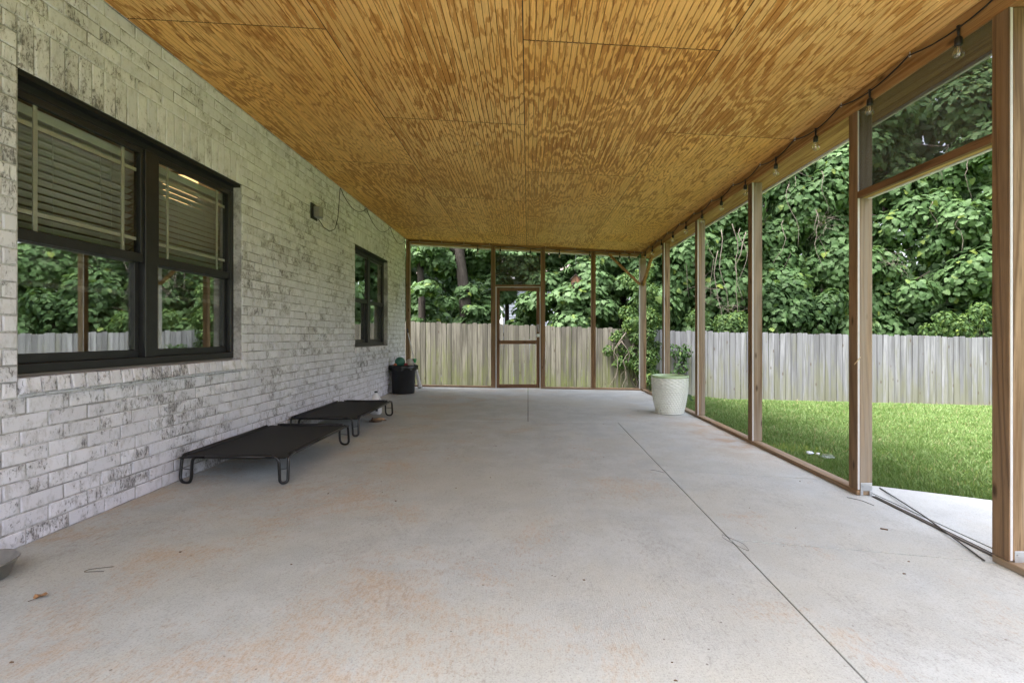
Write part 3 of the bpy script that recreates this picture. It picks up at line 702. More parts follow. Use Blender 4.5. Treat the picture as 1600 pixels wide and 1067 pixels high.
jx, jy = -2.02, 6.55; jz = fz(jx)
jug = thing('plastic_jug', 'white gallon jug with small black mark standing behind the far dog cot', 'jug', (jx, jy, jz))
def sq(r, k=.75):                                 # rounded square ring
    o = []
    for i in range(20):
        a = 2*math.pi*i/20; q = r/(abs(math.cos(a))**4+abs(math.sin(a))**4)**.25; q = q*k+r*(1-k)
        o.append((q*math.cos(a), q*math.sin(a)))
    return o
mb = MB(); rings = [(.055, 0, .8), (.070, .012, .9), (.072, .15, .9), (.068, .18, .8), (.050, .225, .5), (.026, .265, .1), (.017, .275, 0), (.017, .288, 0)]
v = [(jx+x, jy+y, jz+z) for r, z, k in rings for x, y in sq(r, k)]
mb.add(v, [(i*20+k, i*20+(k+1) % 20, (i+1)*20+(k+1) % 20, (i+1)*20+k) for i in range(len(rings)-1) for k in range(20)]+[tuple(reversed(range(20)))], True); mb.build('body', JUGM, jug)
MB().lathe([(.020, .285), (.021, .288), (.021, .302), (.019, .306), (.0001, .307)], 18, (jx, jy, jz)).build('cap', DARKP, jug)
MB().tube(rounded([(jx+.045, jy-.03, jz+.205), (jx+.078, jy-.045, jz+.205), (jx+.082, jy-.045, jz+.10), (jx+.06, jy-.03, jz+.09)], .02), .010, 8).build('handle', JUGM, jug)
MB().box(jx+.015, jx+.045, jy-.0735, jy-.0715, jz+.05, jz+.08).build('label_mark', DARKP, jug)

tan = plain('tan_stick', (.40, .25, .13), .7, var=.3, scale=40); brn = plain('brown_stick', (.13, .08, .045), .8, var=.3)
sx_, sy_ = -1.86, 6.02; sz = fz(sx_)
ch = thing('chewed_sticks', 'brown chewed stick pieces heaped beside the leg of the far dog cot', 'sticks', (sx_, sy_, sz))
MB().tube([(sx_-.02, sy_-.05, sz+.03), (sx_+.05, sy_-.04, sz+.034), (sx_+.11, sy_-.01, sz+.03)], [.012, .017, .010], 8).build('tan_stick', tan, ch)
MB().tube([(sx_-.07, sy_+.02, sz+.012), (sx_+.0, sy_+.04, sz+.014), (sx_+.12, sy_+.03, sz+.012)], [.009, .013, .008], 8).build('brown_stick', brn, ch)
MB().tube([(sx_-.06, sy_-.06, sz+.011), (sx_+.03, sy_-.09, sz+.011), (sx_+.09, sy_-.06, sz+.011)], [.010, .011, .006], 8).build('brown_stick', brn, ch)
MB().tube([(sx_-.05, sy_+.03, sz+.033), (sx_-.02, sy_-.08, sz+.036)], [.010, .008], 8).build('brown_stick', brn, ch)

# bin with toys
bx, by = -2.245, 8.88; bz = fz(bx)
can = thing('trash_can', 'black plastic trash can by the brick wall, bag over its rim, full of yard toys', 'trash can', (bx, by, bz))
def canfn(i, k, z): return (.006 if (k % 16) < 2 and .03 < z < .38 else 0)
MB().lathe([(.0001, .004), (.19, .004), (.197, .012), (.215, .40), (.222, .402), (.226, .47), (.236, .475), (.240, .50), (.228, .505), (.215, .44), (.19, .03)], 64, (bx, by, bz), canfn).build('body', CANM, can)
MB().box(bx-.035, bx+.035, by-.262, by-.235, bz+.41, bz+.435).box(bx-.275, bx-.245, by-.03, by+.03, bz+.42, bz+.45).build('handle', CANM, can, bevel=.006)
rg = random.Random(5); jit = [[rg.uniform(-.018, .022) for k in range(64)] for i in range(9)]
MB().lathe([(.10, .46), (.19, .475), (.222, .512), (.236, .512), (.246, .49), (.246, .44), (.240, .425)], 64, (bx, by, bz), lambda i, k, z: jit[i][k]*(.5 if i < 2 else .9)).build('bag', BAGM, can)
def toy(name, label, loc, r, col, szz=1.0, jit=0):
    o = MB().ball(loc, r, 16, 10, szz, jit).build(name, plain(name+'_plastic', col, .45, var=.15), None, pos=loc); tag(o, label, 'ball', None); return o
toy('ball', 'large dark green ball on top of the black trash can', (bx-.055, by-.03, bz+.565), .092, (.035, .15, .105))
toy('ball', 'pale grey ball resting on the trash can beside the green one', (bx+.125, by-.02, bz+.545), .078, (.42, .40, .36))
toy('ball', 'small orange ball at the front rim of the trash can', (bx-.105, by-.16, bz+.515), .033, (.42, .12, .04))
toy('ball', 'small dark red ball in front of the pale grey ball', (bx+.08, by-.145, bz+.520), .034, (.22, .02, .03))
o = MB().lathe([(.030, 0), (.036, .05), (.042, .07), (.038, .072), (.028, .006)], 16, (bx+.20, by-.01, bz+.55)).build('cup', plain('green_cup', (.03, .22, .07), .4), None, pos=(bx+.20, by-.01, bz+.55)); tag(o, 'small bright green cup on the right rim of the trash can', 'cup')
pole = thing('leaning_pole', 'thin white pole with black grip leaning in the corner behind the trash can', 'pole', (-2.19, 9.80, .037))
A, B = Vector((-2.13, 9.74, .045)), Vector((-2.435, 9.93, 1.21))
MB().tube([A.lerp(B, .36), A.lerp(B, .93)], .0105, 10).build('shaft', WHITE, pole); MB().tube([A.lerp(B, .93), B], .015, 10).build('grip', DARKP, pole)
MB().tube([A, A.lerp(B, .03), A.lerp(B, .05), A.lerp(B, .34), A.lerp(B, .40)], [.044, .044, .036, .026, .0106], 12).build('lower_sleeve', WHITE, pole)

# planter
px_, py_ = 2.03, 7.06; pz = fz(px_)
pot = thing('flower_pot', 'pale green embossed ceramic planter standing empty by the post sill', 'planter', (px_, py_, pz))
prof = []; NR = 66; HT = .545
def pr(t): return .187+.068*math.sin(min(1, t*1.12)*math.pi/2)**.9
for i in range(NR+1):
    t = i/NR; prof.append((pr(t)*(1 if t > .015 else .97), t*(HT-.03)))
NK = 216
def emb(i, k, z):
    t = i/NR
    if t < .02 or t > .985: return 0
    if .685 < t < .71: return -.004
    if t < .69:
        row = i//4; ph = (k+(row % 2)*3) % 6; u = (i % 4)/4
        return .012*math.sin(math.pi*(ph+.5)/6)**1.2*math.sin(math.pi*(u+.12))-.005
    row = i//3; ph = (k+(row % 2)*6) % 12; u = (i % 3)/3
    return .010*math.sin(math.pi*(ph+.5)/12)*math.sin(math.pi*(u+.17))-.004
b_ = MB().lathe([(.0001, .001), (.18, .001)]+prof, NK, (px_, py_, pz), lambda i, k, z: emb(i-2, k, z) if i > 2 else 0).build('body', POTM, pot)
MB().lathe([(.252, .513), (.262, .518), (.2635, .534), (.258, .545), (.247, .545), (.240, .532), (.226, .40), (.21, .25), (.0001, .245)], 96, (px_, py_, pz)).build('rim', RIMM, pot)

# bowl, dry leaf, wires and strips on the floor
ox, oy = -2.345, 2.085; oz = fz(ox)
MBowl = MB().lathe([(.0001, .004), (.10, .003), (.106, .004), (.132, .070), (.140, .074), (.138, .080), (.130, .077), (.098, .016), (.0001, .013)], 48, (ox, oy, oz))
tag(MBowl.build('dog_bowl', STEEL, None, pos=(ox, oy, oz)), 'dull metal bowl on the concrete against the brick wall', 'bowl')
dl = thing('dry_leaf', 'small curled brown dry leaf on the concrete near the metal bowl', 'leaf', (-1.955, 1.95, fz(-1.955)))
lx, ly, lz = dl.location; v = []
for i, (a, b) in enumerate([(0, 0), (.018, .004), (.030, .016), (.026, .030), (.012, .036), (-.004, .032), (-.014, .018), (-.010, .006)]): v.append((lx+a, ly+b, lz+.004+.012*abs(math.sin(i*1.3))))
MB().add(v+[(lx+.008, ly+.018, lz+.004)], [(i, (i+1) % 8, 8) for i in range(8)]).build('blade', plain('dry_leaf_brown', (.30, .17, .08), .8, var=.3, scale=60), dl)
MB().tube([(lx, ly, lz+.004), (lx-.012, ly-.012, lz+.002)], .001, 5).build('stalk', brn, dl)
def wire(name, label, pts, r, m, cat):
    z = [fz(p[0])+r+(p[2] if len(p) > 2 else 0) for p in pts]; P = [(p[0], p[1], q) for p, q in zip(pts, z)]
    c = P[0]; o = MB().tube(rounded(P, .03, 3), r, 6).build(name, m, None, pos=(c[0], c[1], fz(c[0]))); return tag(o, label, cat)
WIREM = plain('dull_wire', (.12, .11, .095), .5, .6)
wire('wire_piece', 'bent thin wire piece lying on the concrete near the bowl', [(-1.88, 2.235), (-1.965, 2.205), (-1.97, 2.18), (-1.885, 2.19)], .0014, WIREM, 'wire')
wire('wire_piece', 'thin looped wire lying across the long patio joint', [(1.07, 2.72), (1.05, 2.66, .006), (1.10, 2.52, .008), (1.125, 2.50, .004), (1.14, 2.60), (1.07, 2.72)], .0009, WIREM, 'wire')
wire('wire_piece', 'short dark curved wire on the concrete by the bracketed post foot', [(2.20, 3.40), (2.26, 3.34), (2.275, 3.24)], .0016, CABLE, 'wire')
wire('wire_piece', 'small curled wire on the concrete where the slab joints meet', [(1.00, 4.02), (1.05, 4.0), (1.09, 3.94)], .0014, WIREM, 'wire')
STRIP = plain('dark_spline_strip', (.055, .05, .043), .5); STRIPL = plain('grey_spline_strip', (.22, .20, .17), .5)
wire('rubber_strip', 'dark strip crossing over the others in the open doorway of the porch', [(2.585, 3.62), (2.42, 3.02, .016), (2.26, 2.44)], .0045, STRIP, 'strip')
wire('rubber_strip', 'dark strip innermost of the three lying between the two door posts', [(2.392, 3.425), (2.372, 2.95), (2.352, 2.46)], .0045, STRIP, 'strip')
wire('rubber_strip', 'grey strip middle of the three lying between the two door posts', [(2.404, 3.425), (2.386, 2.95), (2.366, 2.46)], .0035, STRIPL, 'strip')
wire('rubber_strip', 'dark strip outermost of the three lying between the two door posts', [(2.414, 3.425), (2.398, 2.95), (2.380, 2.46)], .0035, STRIP, 'strip')
wire('twig', 'tiny dark twig on the middle of the concrete outside the door joint', [(2.03, 2.84), (2.06, 2.82)], .004, brn, 'twig')
SPL = MB().beam((XR-.003, 2.0+1.405, .93), (XR-.006, 3.445+.02, .875), .004, .004); tag(SPL.build('wood_splinter', plain('fresh_splinter', (.6, .45, .25), .6), None, pos=(XR-.004, 3.43, .9)), 'pale wood splinter sticking off the post beside the doorway', 'splinter')
cr = MB(); rc = random.Random(3)
for k in range(60):
    x_, y_ = rc.uniform(-2.3, 2.2), 1.45+8*rc.random()**1.4; q = rc.uniform(.001, .0032); z_ = fz(x_)+q*.6
    cr.hexa([(x_+rc.uniform(-q, q)+a*q*1.6, y_+b*q+rc.uniform(-q, q)*.5, z_+c_*q*.6) for a, b, c_ in ((-1, -1, -1), (1, -1, -1), (1, 1, -1), (-1, 1, -1), (-1, -1, 1), (1, -1, 1), (1, 1, 1), (-1, 1, 1))])
tag(cr.build('grit', brn), 'dark crumbs of grit scattered over the concrete', kind='stuff')
# clear plastic lid in the grass
lid = thing('clear_disc', 'clear plastic lid lying in the grass outside the porch sill', 'lid', (2.80, 4.60, lawn_z(2.8, 4.6)+.035))
MB().lathe([(.0001, .012), (.05, .012), (.058, .004), (.066, .0)], 20, tuple(lid.location)).build('disc', mat_glass('clear_plastic', (.80, .85, .84), .08), lid)
wr = thing('plastic_wrapper', 'crumpled bluish plastic wrapper in the grass beside the clear lid', 'wrapper', (2.70, 4.72, lawn_z(2.7, 4.72)+.04))
MB().ball(tuple(wr.location), .03, 10, 6, .5, .012).build('sheet', plain('wrapper_film', (.50, .56, .60), .3), wr)
MB().ball((2.755, 4.68, wr.location.z), .018, 8, 5, .6, .008).build('twist', plain('wrapper_film_white', (.7, .72, .74), .3), wr)

# ------------------------------------------------------------------ fences
def top_z(x):
    xs, zs = [-8, -3.1, 2.8, 4.0, 11.5, 17], [1.58, 1.45, 1.25, 1.20, 1.03, .92]
    return float(np.interp(x, xs, zs))
def fence_y(x): return 13.0 if x < 3.31 else 13.0-.098*(x-3.31)
PICK = {}
def picket_mesh(k, m):
    if (k, m.name) not in PICK:
        r2 = random.Random(k); wd_ = .0675+r2.uniform(-.002, .002); h = 1.85; e = .026+r2.uniform(-.004, .004); t = .008
        pr_ = [(-wd_, -1.0), (wd_, -1.0), (wd_, h-1-e*1.3), (wd_-e*.35, h-1-e*.45), (wd_-e, h-1), (-wd_+e, h-1), (-wd_+e*.35, h-1-e*.45), (-wd_, h-1-e*1.3)]
        cup = r2.uniform(-.003, .003); n = len(pr_)
        v = [(x, -t+cup*(abs(x)/wd_), z) for x, z in pr_]+[(x, t+cup*(abs(x)/wd_), z) for x, z in pr_]
        me = MB().add(v, [tuple(reversed(range(n))), tuple(range(n, 2*n))]+[(i, (i+1) % n, n+(i+1) % n, n+i) for i in range(n)][::1]).mesh('picket'); me.materials.append(m)
        bm = bmesh.new(); bm.from_mesh(me); bmesh.ops.recalc_face_normals(bm, faces=bm.faces); bm.to_mesh(me); bm.free(); PICK[(k, m.name)] = me
    return PICK[(k, m.name)]
def fence(x0, x1, m, label):
    root = thing('picket_fence', label, 'fence', ((x0+x1)/2, fence_y((x0+x1)/2), top_z((x0+x1)/2)-1.83)); b = base_of(root)
    x = x0+.07
    while x < x1-.05:
        o = bpy.data.objects.new('picket', picket_mesh(random.randrange(8), m)); link(o, root)
        y = fence_y(x); z = top_z(x)-.85+random.uniform(-.022, .020)
        o.location = Vector((x, y+random.uniform(-.004, .004), z))-b; o.rotation_euler = (random.uniform(-.006, .006), random.uniform(-.008, .008), (-.098 if x > 3.31 else 0)+random.uniform(-.05, .05))
        x += .1350+random.uniform(.0005, .0045)
    for dz in (.25, .95, 1.6):
        MB().beam((x0, fence_y(x0)+.036, top_z(x0)-dz), (x1, fence_y(x1)+.036, top_z(x1)-dz), .038, .085).build('rail', m, root)
    for k in range(int((x1-x0)/2.4)+1):
        xx = x0+k*2.4+.05; MB().box(xx, xx+.09, fence_y(xx)+.05, fence_y(xx)+.14, top_z(xx)-2.0, top_z(xx)-.03).build('post', m, root)
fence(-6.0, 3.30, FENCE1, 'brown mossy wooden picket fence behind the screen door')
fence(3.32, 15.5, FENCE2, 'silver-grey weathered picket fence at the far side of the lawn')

# ------------------------------------------------------------------ foliage
def leaf_tpl(kind):
    if kind == 'kudzu': half = [(.18, -.12), (.44, -.06), (.58, .22), (.40, .36), (.36, .58), (.18, .80)]
    elif kind == 'maple': half = [(.16, -.06), (.44, -.08), (.40, .16), (.60, .42), (.36, .46), (.24, .72)]
    elif kind == 'small': half = [(.16, .10), (.30, .35), (.26, .62)]
    else: half = [(.22, 0), (.44, .25), (.30, .65)]
    pts = [(0, 0)]+half+[(0, 1.0)]+[(-x, y) for x, y in reversed(half)]
    ctr = (0, .38); n = len(pts)
    z = lambda x, y: -.30*abs(x)**1.4-.22*max(0, y-.3)**2+.03
    v = np.array([(x, y, z(x, y)) for x, y in pts]+[(0, .38, .06)], dtype=np.float64); v[:, 1] -= .35
    f = [(i, (i+1) % n, n) for i in range(n)]
    return v, f
TPL = {k: leaf_tpl(k) for k in ('kudzu', 'maple', 'small', 'oval')}
LEAFMESH = {}
def leaf_mesh(kind, m):
    if (kind, m.name) not in LEAFMESH:
        v, f = TPL[kind]; me = bpy.data.meshes.new('leaf'); me.from_pydata([tuple(p) for p in v], [], f); me.materials.append(m); me.update(); LEAFMESH[(kind, m.name)] = me
    return LEAFMESH[(kind, m.name)]
def frames(P, N, S, rng, droop=.55):
    """rotation matrices: leaf normal N, tip hanging downhill"""
    n = N/np.linalg.norm(N, axis=1, keepdims=True)
    d = np.tile(np.array([0, 0, -1.0]), (len(P), 1))+rng.normal(0, droop, (len(P), 3))
    d -= n*(d*n).sum(1, keepdims=True); d /= np.linalg.norm(d, axis=1, keepdims=True)+1e-9
    x = np.cross(d, n)
    return np.stack([x, d, n], axis=2)*S[:, None, None]
def mass_mesh(name, kind, P, R):
    v, f = TPL[kind]; N = len(P); nv, nf = len(v), len(f)
    V = (np.einsum('nij,kj->nki', R, v)+P[:, None, :]).reshape(-1, 3)
    Fi = (np.array(f)[None]+(np.arange(N)*nv)[:, None, None]).reshape(-1)
    me = bpy.data.meshes.new(name); me.vertices.add(N*nv); me.vertices.foreach_set('co', V.ravel().astype(np.float32))
    me.loops.add(N*nf*3); me.loops.foreach_set('vertex_index', Fi.astype(np.int32))
    me.polygons.add(N*nf); me.polygons.foreach_set('loop_start', (np.arange(N*nf)*3).astype(np.int32)); me.polygons.foreach_set('loop_total', np.full(N*nf, 3, dtype=np.int32))
    me.update(calc_edges=True); return me
def clump_leaves(c, rad, n, rng, lo, hi, upb=.45):
    """leaves on the outside of one bough: outward and upward facing, more where light reaches"""
    d = rng.normal(0, 1, (n, 3)); d /= np.linalg.norm(d, axis=1, keepdims=True)
    k = rng.uniform(.72, 1.06, (n, 1)); P = np.array(c)+d*np.array(rad)*k
    N = d*np.array([1, 1, .8])+np.array([0, 0, upb])+rng.normal(0, .33, (n, 3))
    S = lo+(hi-lo)*rng.beta(1.6, 2.2, n); return P, N, S
VISN = 0
def foliage(root, kind, m, clumps, rng, lo, hi, dens=2.0, n_parts=110, name='foliage', upb=.45):
    Ps, Ns, Ss = [], [], []
    for c, rad in clumps:
        area = 4*math.pi*((rad[0]*rad[1]+rad[0]*rad[2]+rad[1]*rad[2])/3)
        n = max(12, int(dens*area/(.55*(lo*.55+hi*.45)**2)))
        p, nn, s = clump_leaves(c, rad, n, rng, lo, hi, upb); Ps.append(p); Ns.append(nn); Ss.append(s)
    P, N, S = np.concatenate(Ps), np.concatenate(Ns), np.concatenate(Ss)
    gz = np.array([lawn_z(x, y) for x, y in P[:, :2]]); keep = P[:, 2] > gz+.08; P, N, S = P[keep], N[keep], S[keep]
    R = frames(P, N, S, rng); b = np.array(base_of(root))
    idx = np.zeros(len(P), bool)
    if n_parts:
        px = 825+F*P[:, 0]/P[:, 1]; py = 524-F*(P[:, 2]-CAMZ)/P[:, 1]
        vis = ((px > 640) & (px < 1000) & (py > 384) & (py < 515)) | ((px > 1010) & (px < 1546) & (py < 525) & (py > 250-(px-1363)*.2) & (py > 384-(px-1010)*.70))
        cell = {}
        for i in np.where(vis)[0]:
            k = (int(px[i]/13), int(py[i]/13))
            if k not in cell or P[i, 1] < P[cell[k], 1]: cell[k] = i
        sel = sorted(cell.values(), key=lambda i: -S[i]/P[i, 1])[:n_parts]; idx[sel] = True
        me = leaf_mesh(kind, m)
        for i in sel:
            o = bpy.data.objects.new('leaf', me); link(o, root); o.matrix_local = Matrix.Translation(Vector(P[i]-b)) @ Matrix(R[i].tolist()).to_4x4()
    me = mass_mesh(name, kind, P[~idx]-b, R[~idx]); me.materials.append(m)
    o = bpy.data.objects.new(name, me); link(o, root); o['kind'] = 'stuff'; return o
def trunk(root, base, top, r0, r1, m=BARK, rng=None, limbs=5, name='trunk', spread=1.4, start=.35):
    rng = rng or np.random.default_rng(1); a, b = Vector(base), Vector(top); mb = MB(); pts = []; n = 9
    for i in range(n+1):
        t = i/n; q = a.lerp(b, t); w_ = .06*math.sin(t*5+rng.uniform(0, .8)); pts.append(q+Vector((w_, w_*.5, 0))*min(1, t*3))
    mb.tube(pts, [r0+(r1-r0)*(i/n)**.8+(r0*.35 if i == 0 else 0) for i in range(n+1)], 12)
    for k in range(limbs):
        t = start+(1-start)*(k+rng.uniform(0, .8))/max(1, limbs); p = a.lerp(b, min(t, .98)); an = rng.uniform(0, 6.28); L = spread*rng.uniform(.6, 1.3)
        q = [p]
        for s_ in range(1, 5): q.append(p+Vector((math.cos(an)*L*s_/4, math.sin(an)*L*s_/4, L*.45*(s_/4)+rng.uniform(-.08, .08))))
        rr = (r0+(r1-r0)*t)*.45; mb.tube(q, [rr, rr*.8, rr*.6, rr*.4, rr*.2], 7)
    return mb.build(name, m, root)
def vines(root, n, xr, yr, zr, rng, ln=(1.0, 2.6), r=.010):
    for k in range(n):
        x, y, z = rng.uniform(*xr), rng.uniform(*yr), rng.uniform(*zr); L = rng.uniform(*ln); q = []; dx = rng.uniform(-.3, .3)
        for i in range(9):
            t = i/8; q.append((x+dx*t+.09*math.sin(t*7+k)+rng.normal(0, .02), y+.06*math.sin(t*5+k*2), z-L*t+.12*math.sin(t*3.1)))
        MB().tube(q, [r*(1-.6*i/8) for i in range(9)], 5).build('vine', VINE, root)
def twigs(root, c, n, rng, L=.5, r=.005):
    mb = MB()
    for k in range(n):
        d = Vector(rng.normal(0, 1, 3)); d.z = d.z*.6+.1; d.normalize(); p = Vector(c)+Vector(rng.normal(0, .12, 3)); q = [p]
        for i in range(4): d = (d+Vector(rng.normal(0, .3, 3))).normalized(); q.append(q[-1]+d*L/4)
        mb.tube(q, [r, r*.8, r*.6, r*.4, r*.2], 4)
    o = mb.build('dead_twigs', VINE, root); o['kind'] = 'stuff'

def kudzu(x, y, h, wd_, n, seed, label, lo=.10, hi=.225, lower=0.0, mat=None, dens=.95, parts=190, limbs=6):
    rng = np.random.default_rng(seed); z0 = lawn_z(x, y); root = thing('kudzu_tree', label, 'tree', (x, y, z0), 'trees hung with kudzu beyond the fence')
    trunk(root, (x, y+.5, z0-.1), (x+rng.uniform(-.3, .3), y+.6, z0+h*.86), .16, .05, DKBARK, rng, limbs)
    cl = []
    for k in range(n):
        t = (k+.5)/n; z = z0+lower+.3+(h-lower-.6)*t+rng.uniform(-.3, .3); s = wd_*(1-.35*t*t); an = rng.uniform(0, 6.28); q = rng.uniform(.15, .8)*s
        r_ = rng.uniform(.45, .92); cl.append(((x+q*math.cos(an), y-.25+q*math.sin(an)*.55, z), (r_*1.05, r_*.85, r_*.85)))
    foliage(root, 'kudzu', mat or KUDZU, cl, rng, lo, hi, dens, parts)
    foliage(root, 'oval', DEEP, [(c, (a*.80, b*.72, d*.80)) for c, (a, b, d) in cl], rng, .09, .16, .75, 0, 'inner_foliage'); return root, rng  # darker inner leaves paint shadowy depth into the crown
K = []
spec = [(4.3, 14.9, 6.6, 1.15, 15, 'shorter kudzu tree with dead hanging vines, nearest the porch corner post'),
        (6.0, 15.1, 7.4, 1.2, 17, 'kudzu covered tree with bare vines trailing above a low bush at the fence'),
        (7.75, 15.0, 8.2, 1.25, 19, 'kudzu tree with a bright overhanging bough over a dark hollow'),
        (9.5, 15.2, 9.0, 1.25, 21, 'kudzu tree right behind the post beside the doorway'),
        (11.1, 14.9, 9.6, 1.2, 15, 'kudzu tree seen in the doorway with sky gaps and a dark hollow below'),
        (12.9, 14.6, 10.2, 1.35, 23, 'tall kudzu tree above a feathery yellowish shrub on the grey fence'),
        (15.0, 14.6, 10.0, 1.4, 20, 'outermost tall kudzu tree at the end of the grey fence')]
for i, (x, y, h, wd_, n, lab) in enumerate(spec): K.append(kudzu(x, y, h, wd_, n, 100+i, lab))
vines(K[0][0], 5, (4.0, 5.2), (13.9, 14.2), (3.6, 4.8), K[0][1]); twigs(K[0][0], (4.9, 14.0, 2.4), 14, K[0][1], .7)
vines(K[1][0], 5, (5.3, 6.4), (13.7, 14.1), (3.2, 5.0), K[1][1], (1.4, 3.0), .013); twigs(K[1][0], (5.6, 13.9, 1.9), 14, K[1][1], .8)
vines(K[2][0], 5, (7.0, 8.6), (13.7, 14.1), (4.2, 6.0), K[2][1], (.8, 2.0)); twigs(K[2][0], (8.3, 13.8, 4.2), 22, K[2][1], .6); twigs(K[2][0], (7.2, 13.9, 5.6), 14, K[2][1], .9)
vines(K[4][0], 4, (10.6, 12.4), (13.5, 13.9), (3.0, 6.5), K[4][1], (.6, 1.4)); twigs(K[4][0], (10.2, 13.6, 3.1), 18, K[4][1], .5)
# maples behind the porch's back wall
def maple(x, y, zt_, clumps, seed, label, r0, top=None, lo=.11, hi=.22, dens=1.4, parts=190, m=MAPLE, base=None):
    rng = np.random.default_rng(seed); z0 = lawn_z(x, y); root = thing('maple_tree', label, 'tree', (x, y, z0), 'broad-leaved trees behind the brown fence')
    b0 = base or (x, y); trunk(root, (b0[0], b0[1], z0-.1), top or (x, y, zt_), r0, r0*.45, BARK, rng, 6, spread=1.8, start=.45)
    foliage(root, 'maple', m, clumps, rng, lo, hi, dens, parts, upb=.75)
    foliage(root, 'oval', DEEP, [(c, (a*.75, b*.7, d*.7)) for c, (a, b, d) in clumps], rng, .09, .16, .5, 0, 'inner_foliage'); return root, rng  # inner leaves coloured dark to stand for shade inside the boughs
def band(x0, x1, y, z0_, z1_, n, seed, r=(.5, .85), flat=.55):
    rng = np.random.default_rng(seed); return [((rng.uniform(x0, x1), y+rng.uniform(-.7, .7), z0_+(z1_-z0_)*(k+rng.uniform(0, 1))/n), (a := rng.uniform(*r), a*.9, a*flat)) for k in range(n)]
maple(-3.55, 16.3, 8, band(-4.6, -2.6, 14.6, 2.6, 6.5, 13, 1)+band(-3.3, -2.4, 14.3, 1.1, 2.4, 4, 2, (.4, .6))+band(-3.2, -1.9, 13.6, 2.3, 4.2, 5, 22, (.3, .45))+band(-6.5, -4.5, 15.6, 1.5, 6.5, 12, 21), 31, 'maple with a straight dark trunk close to the brick wall end', .13, top=(-3.2, 14.0, 8), base=(-2.98, 13.85))
maple(-1.85, 15.9, 8, band(-2.6, -.6, 14.5, 3.0, 6.5, 14, 3)+band(-2.2, -1.3, 14.1, 1.0, 2.3, 5, 4, (.4, .62))+band(-2.3, -1.2, 13.6, 1.2, 2.4, 5, 23, (.25, .4)), 32, 'maple with a thick leaning trunk left of the screen door', .21, top=(-2.3, 13.95, 8), base=(-1.60, 13.75))
maple(.9, 15.6, 7, band(-.2, 1.9, 14.4, 2.6, 6.4, 15, 5)+band(.15, 1.7, 14.2, 1.0, 2.9, 9, 6, (.45, .7))+band(-.9, 0.1, 14.6, 3.3, 5.6, 6, 26), 33, 'pale leaved maple over the fence to the right of the screen door', .15)
maple(-.7, 15.4, 5.5, band(-1.7, -.75, 14.6, 2.3, 4.8, 9, 41, (.35, .55))+band(-.35, .35, 14.5, 1.0, 2.2, 7, 42, (.22, .36))+band(1.1, 1.9, 14.7, 3.0, 5.0, 6, 43, (.4, .6)), 35, 'slim maple whose boughs half hide the blue-grey neighbour house', .09)
maple(2.9, 15.3, 7, band(1.9, 3.6, 14.5, 2.4, 6.4, 15, 7)+band(1.6, 3.5, 14.1, 1.1, 2.8, 9, 8, (.45, .7)), 34, 'bushy maple filling the bay beside the porch corner post', .15)
# second row
def backtree(x, y, h, wd_, n, seed, label):
    rng = np.random.default_rng(seed); z0 = lawn_z(x, y); root = thing('broadleaf_tree', label, 'tree', (x, y, z0), 'darker trees standing further back')
    trunk(root, (x, y, z0-.1), (x+rng.uniform(-.5, .5), y, z0+h*.8), .2, .07, DKBARK, rng, 7)
    cl = [((x+rng.uniform(-wd_, wd_), y+rng.uniform(-.8, .8), z0+.5+(h-.6)*(k+.5)/n), (a := rng.uniform(.9, 1.5), a, a*.8)) for k in range(n)]
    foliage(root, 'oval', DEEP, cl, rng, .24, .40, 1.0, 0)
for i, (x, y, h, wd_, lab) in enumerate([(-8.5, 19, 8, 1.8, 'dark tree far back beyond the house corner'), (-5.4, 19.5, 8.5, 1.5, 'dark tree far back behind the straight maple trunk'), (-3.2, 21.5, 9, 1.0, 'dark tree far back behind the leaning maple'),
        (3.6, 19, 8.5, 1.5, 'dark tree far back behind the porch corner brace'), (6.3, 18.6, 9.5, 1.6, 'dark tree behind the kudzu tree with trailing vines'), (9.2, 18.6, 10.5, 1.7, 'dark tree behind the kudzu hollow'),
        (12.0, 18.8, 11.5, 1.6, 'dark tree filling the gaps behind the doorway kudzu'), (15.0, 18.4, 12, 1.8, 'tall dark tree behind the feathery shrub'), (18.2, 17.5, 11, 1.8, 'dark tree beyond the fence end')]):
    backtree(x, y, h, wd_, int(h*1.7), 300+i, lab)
# far woods
rng = np.random.default_rng(77)
wroot = MB().box(-.1, .1, 39.9, 40.1, -1.3, -1.1)
cl = [((x, 40+rng.uniform(-4, 4), rng.uniform(-1, 8)), (rng.uniform(2, 3.4),)*3) for x in np.linspace(-40, 62, 80)]
Ps, Ns, Ss = zip(*[clump_leaves(c, r_, 90, rng, .5, .9) for c, r_ in cl]); P = np.concatenate(Ps); P[:, 2] = np.maximum(P[:, 2], -.9); S = np.concatenate(Ss)
me = mass_mesh('woods', 'oval', P, frames(P, np.concatenate(Ns), S, rng)); me.materials.append(DEEP); tag(link(bpy.data.objects.new('woods', me)), 'distant belt of trees far behind the yard', kind='stuff')
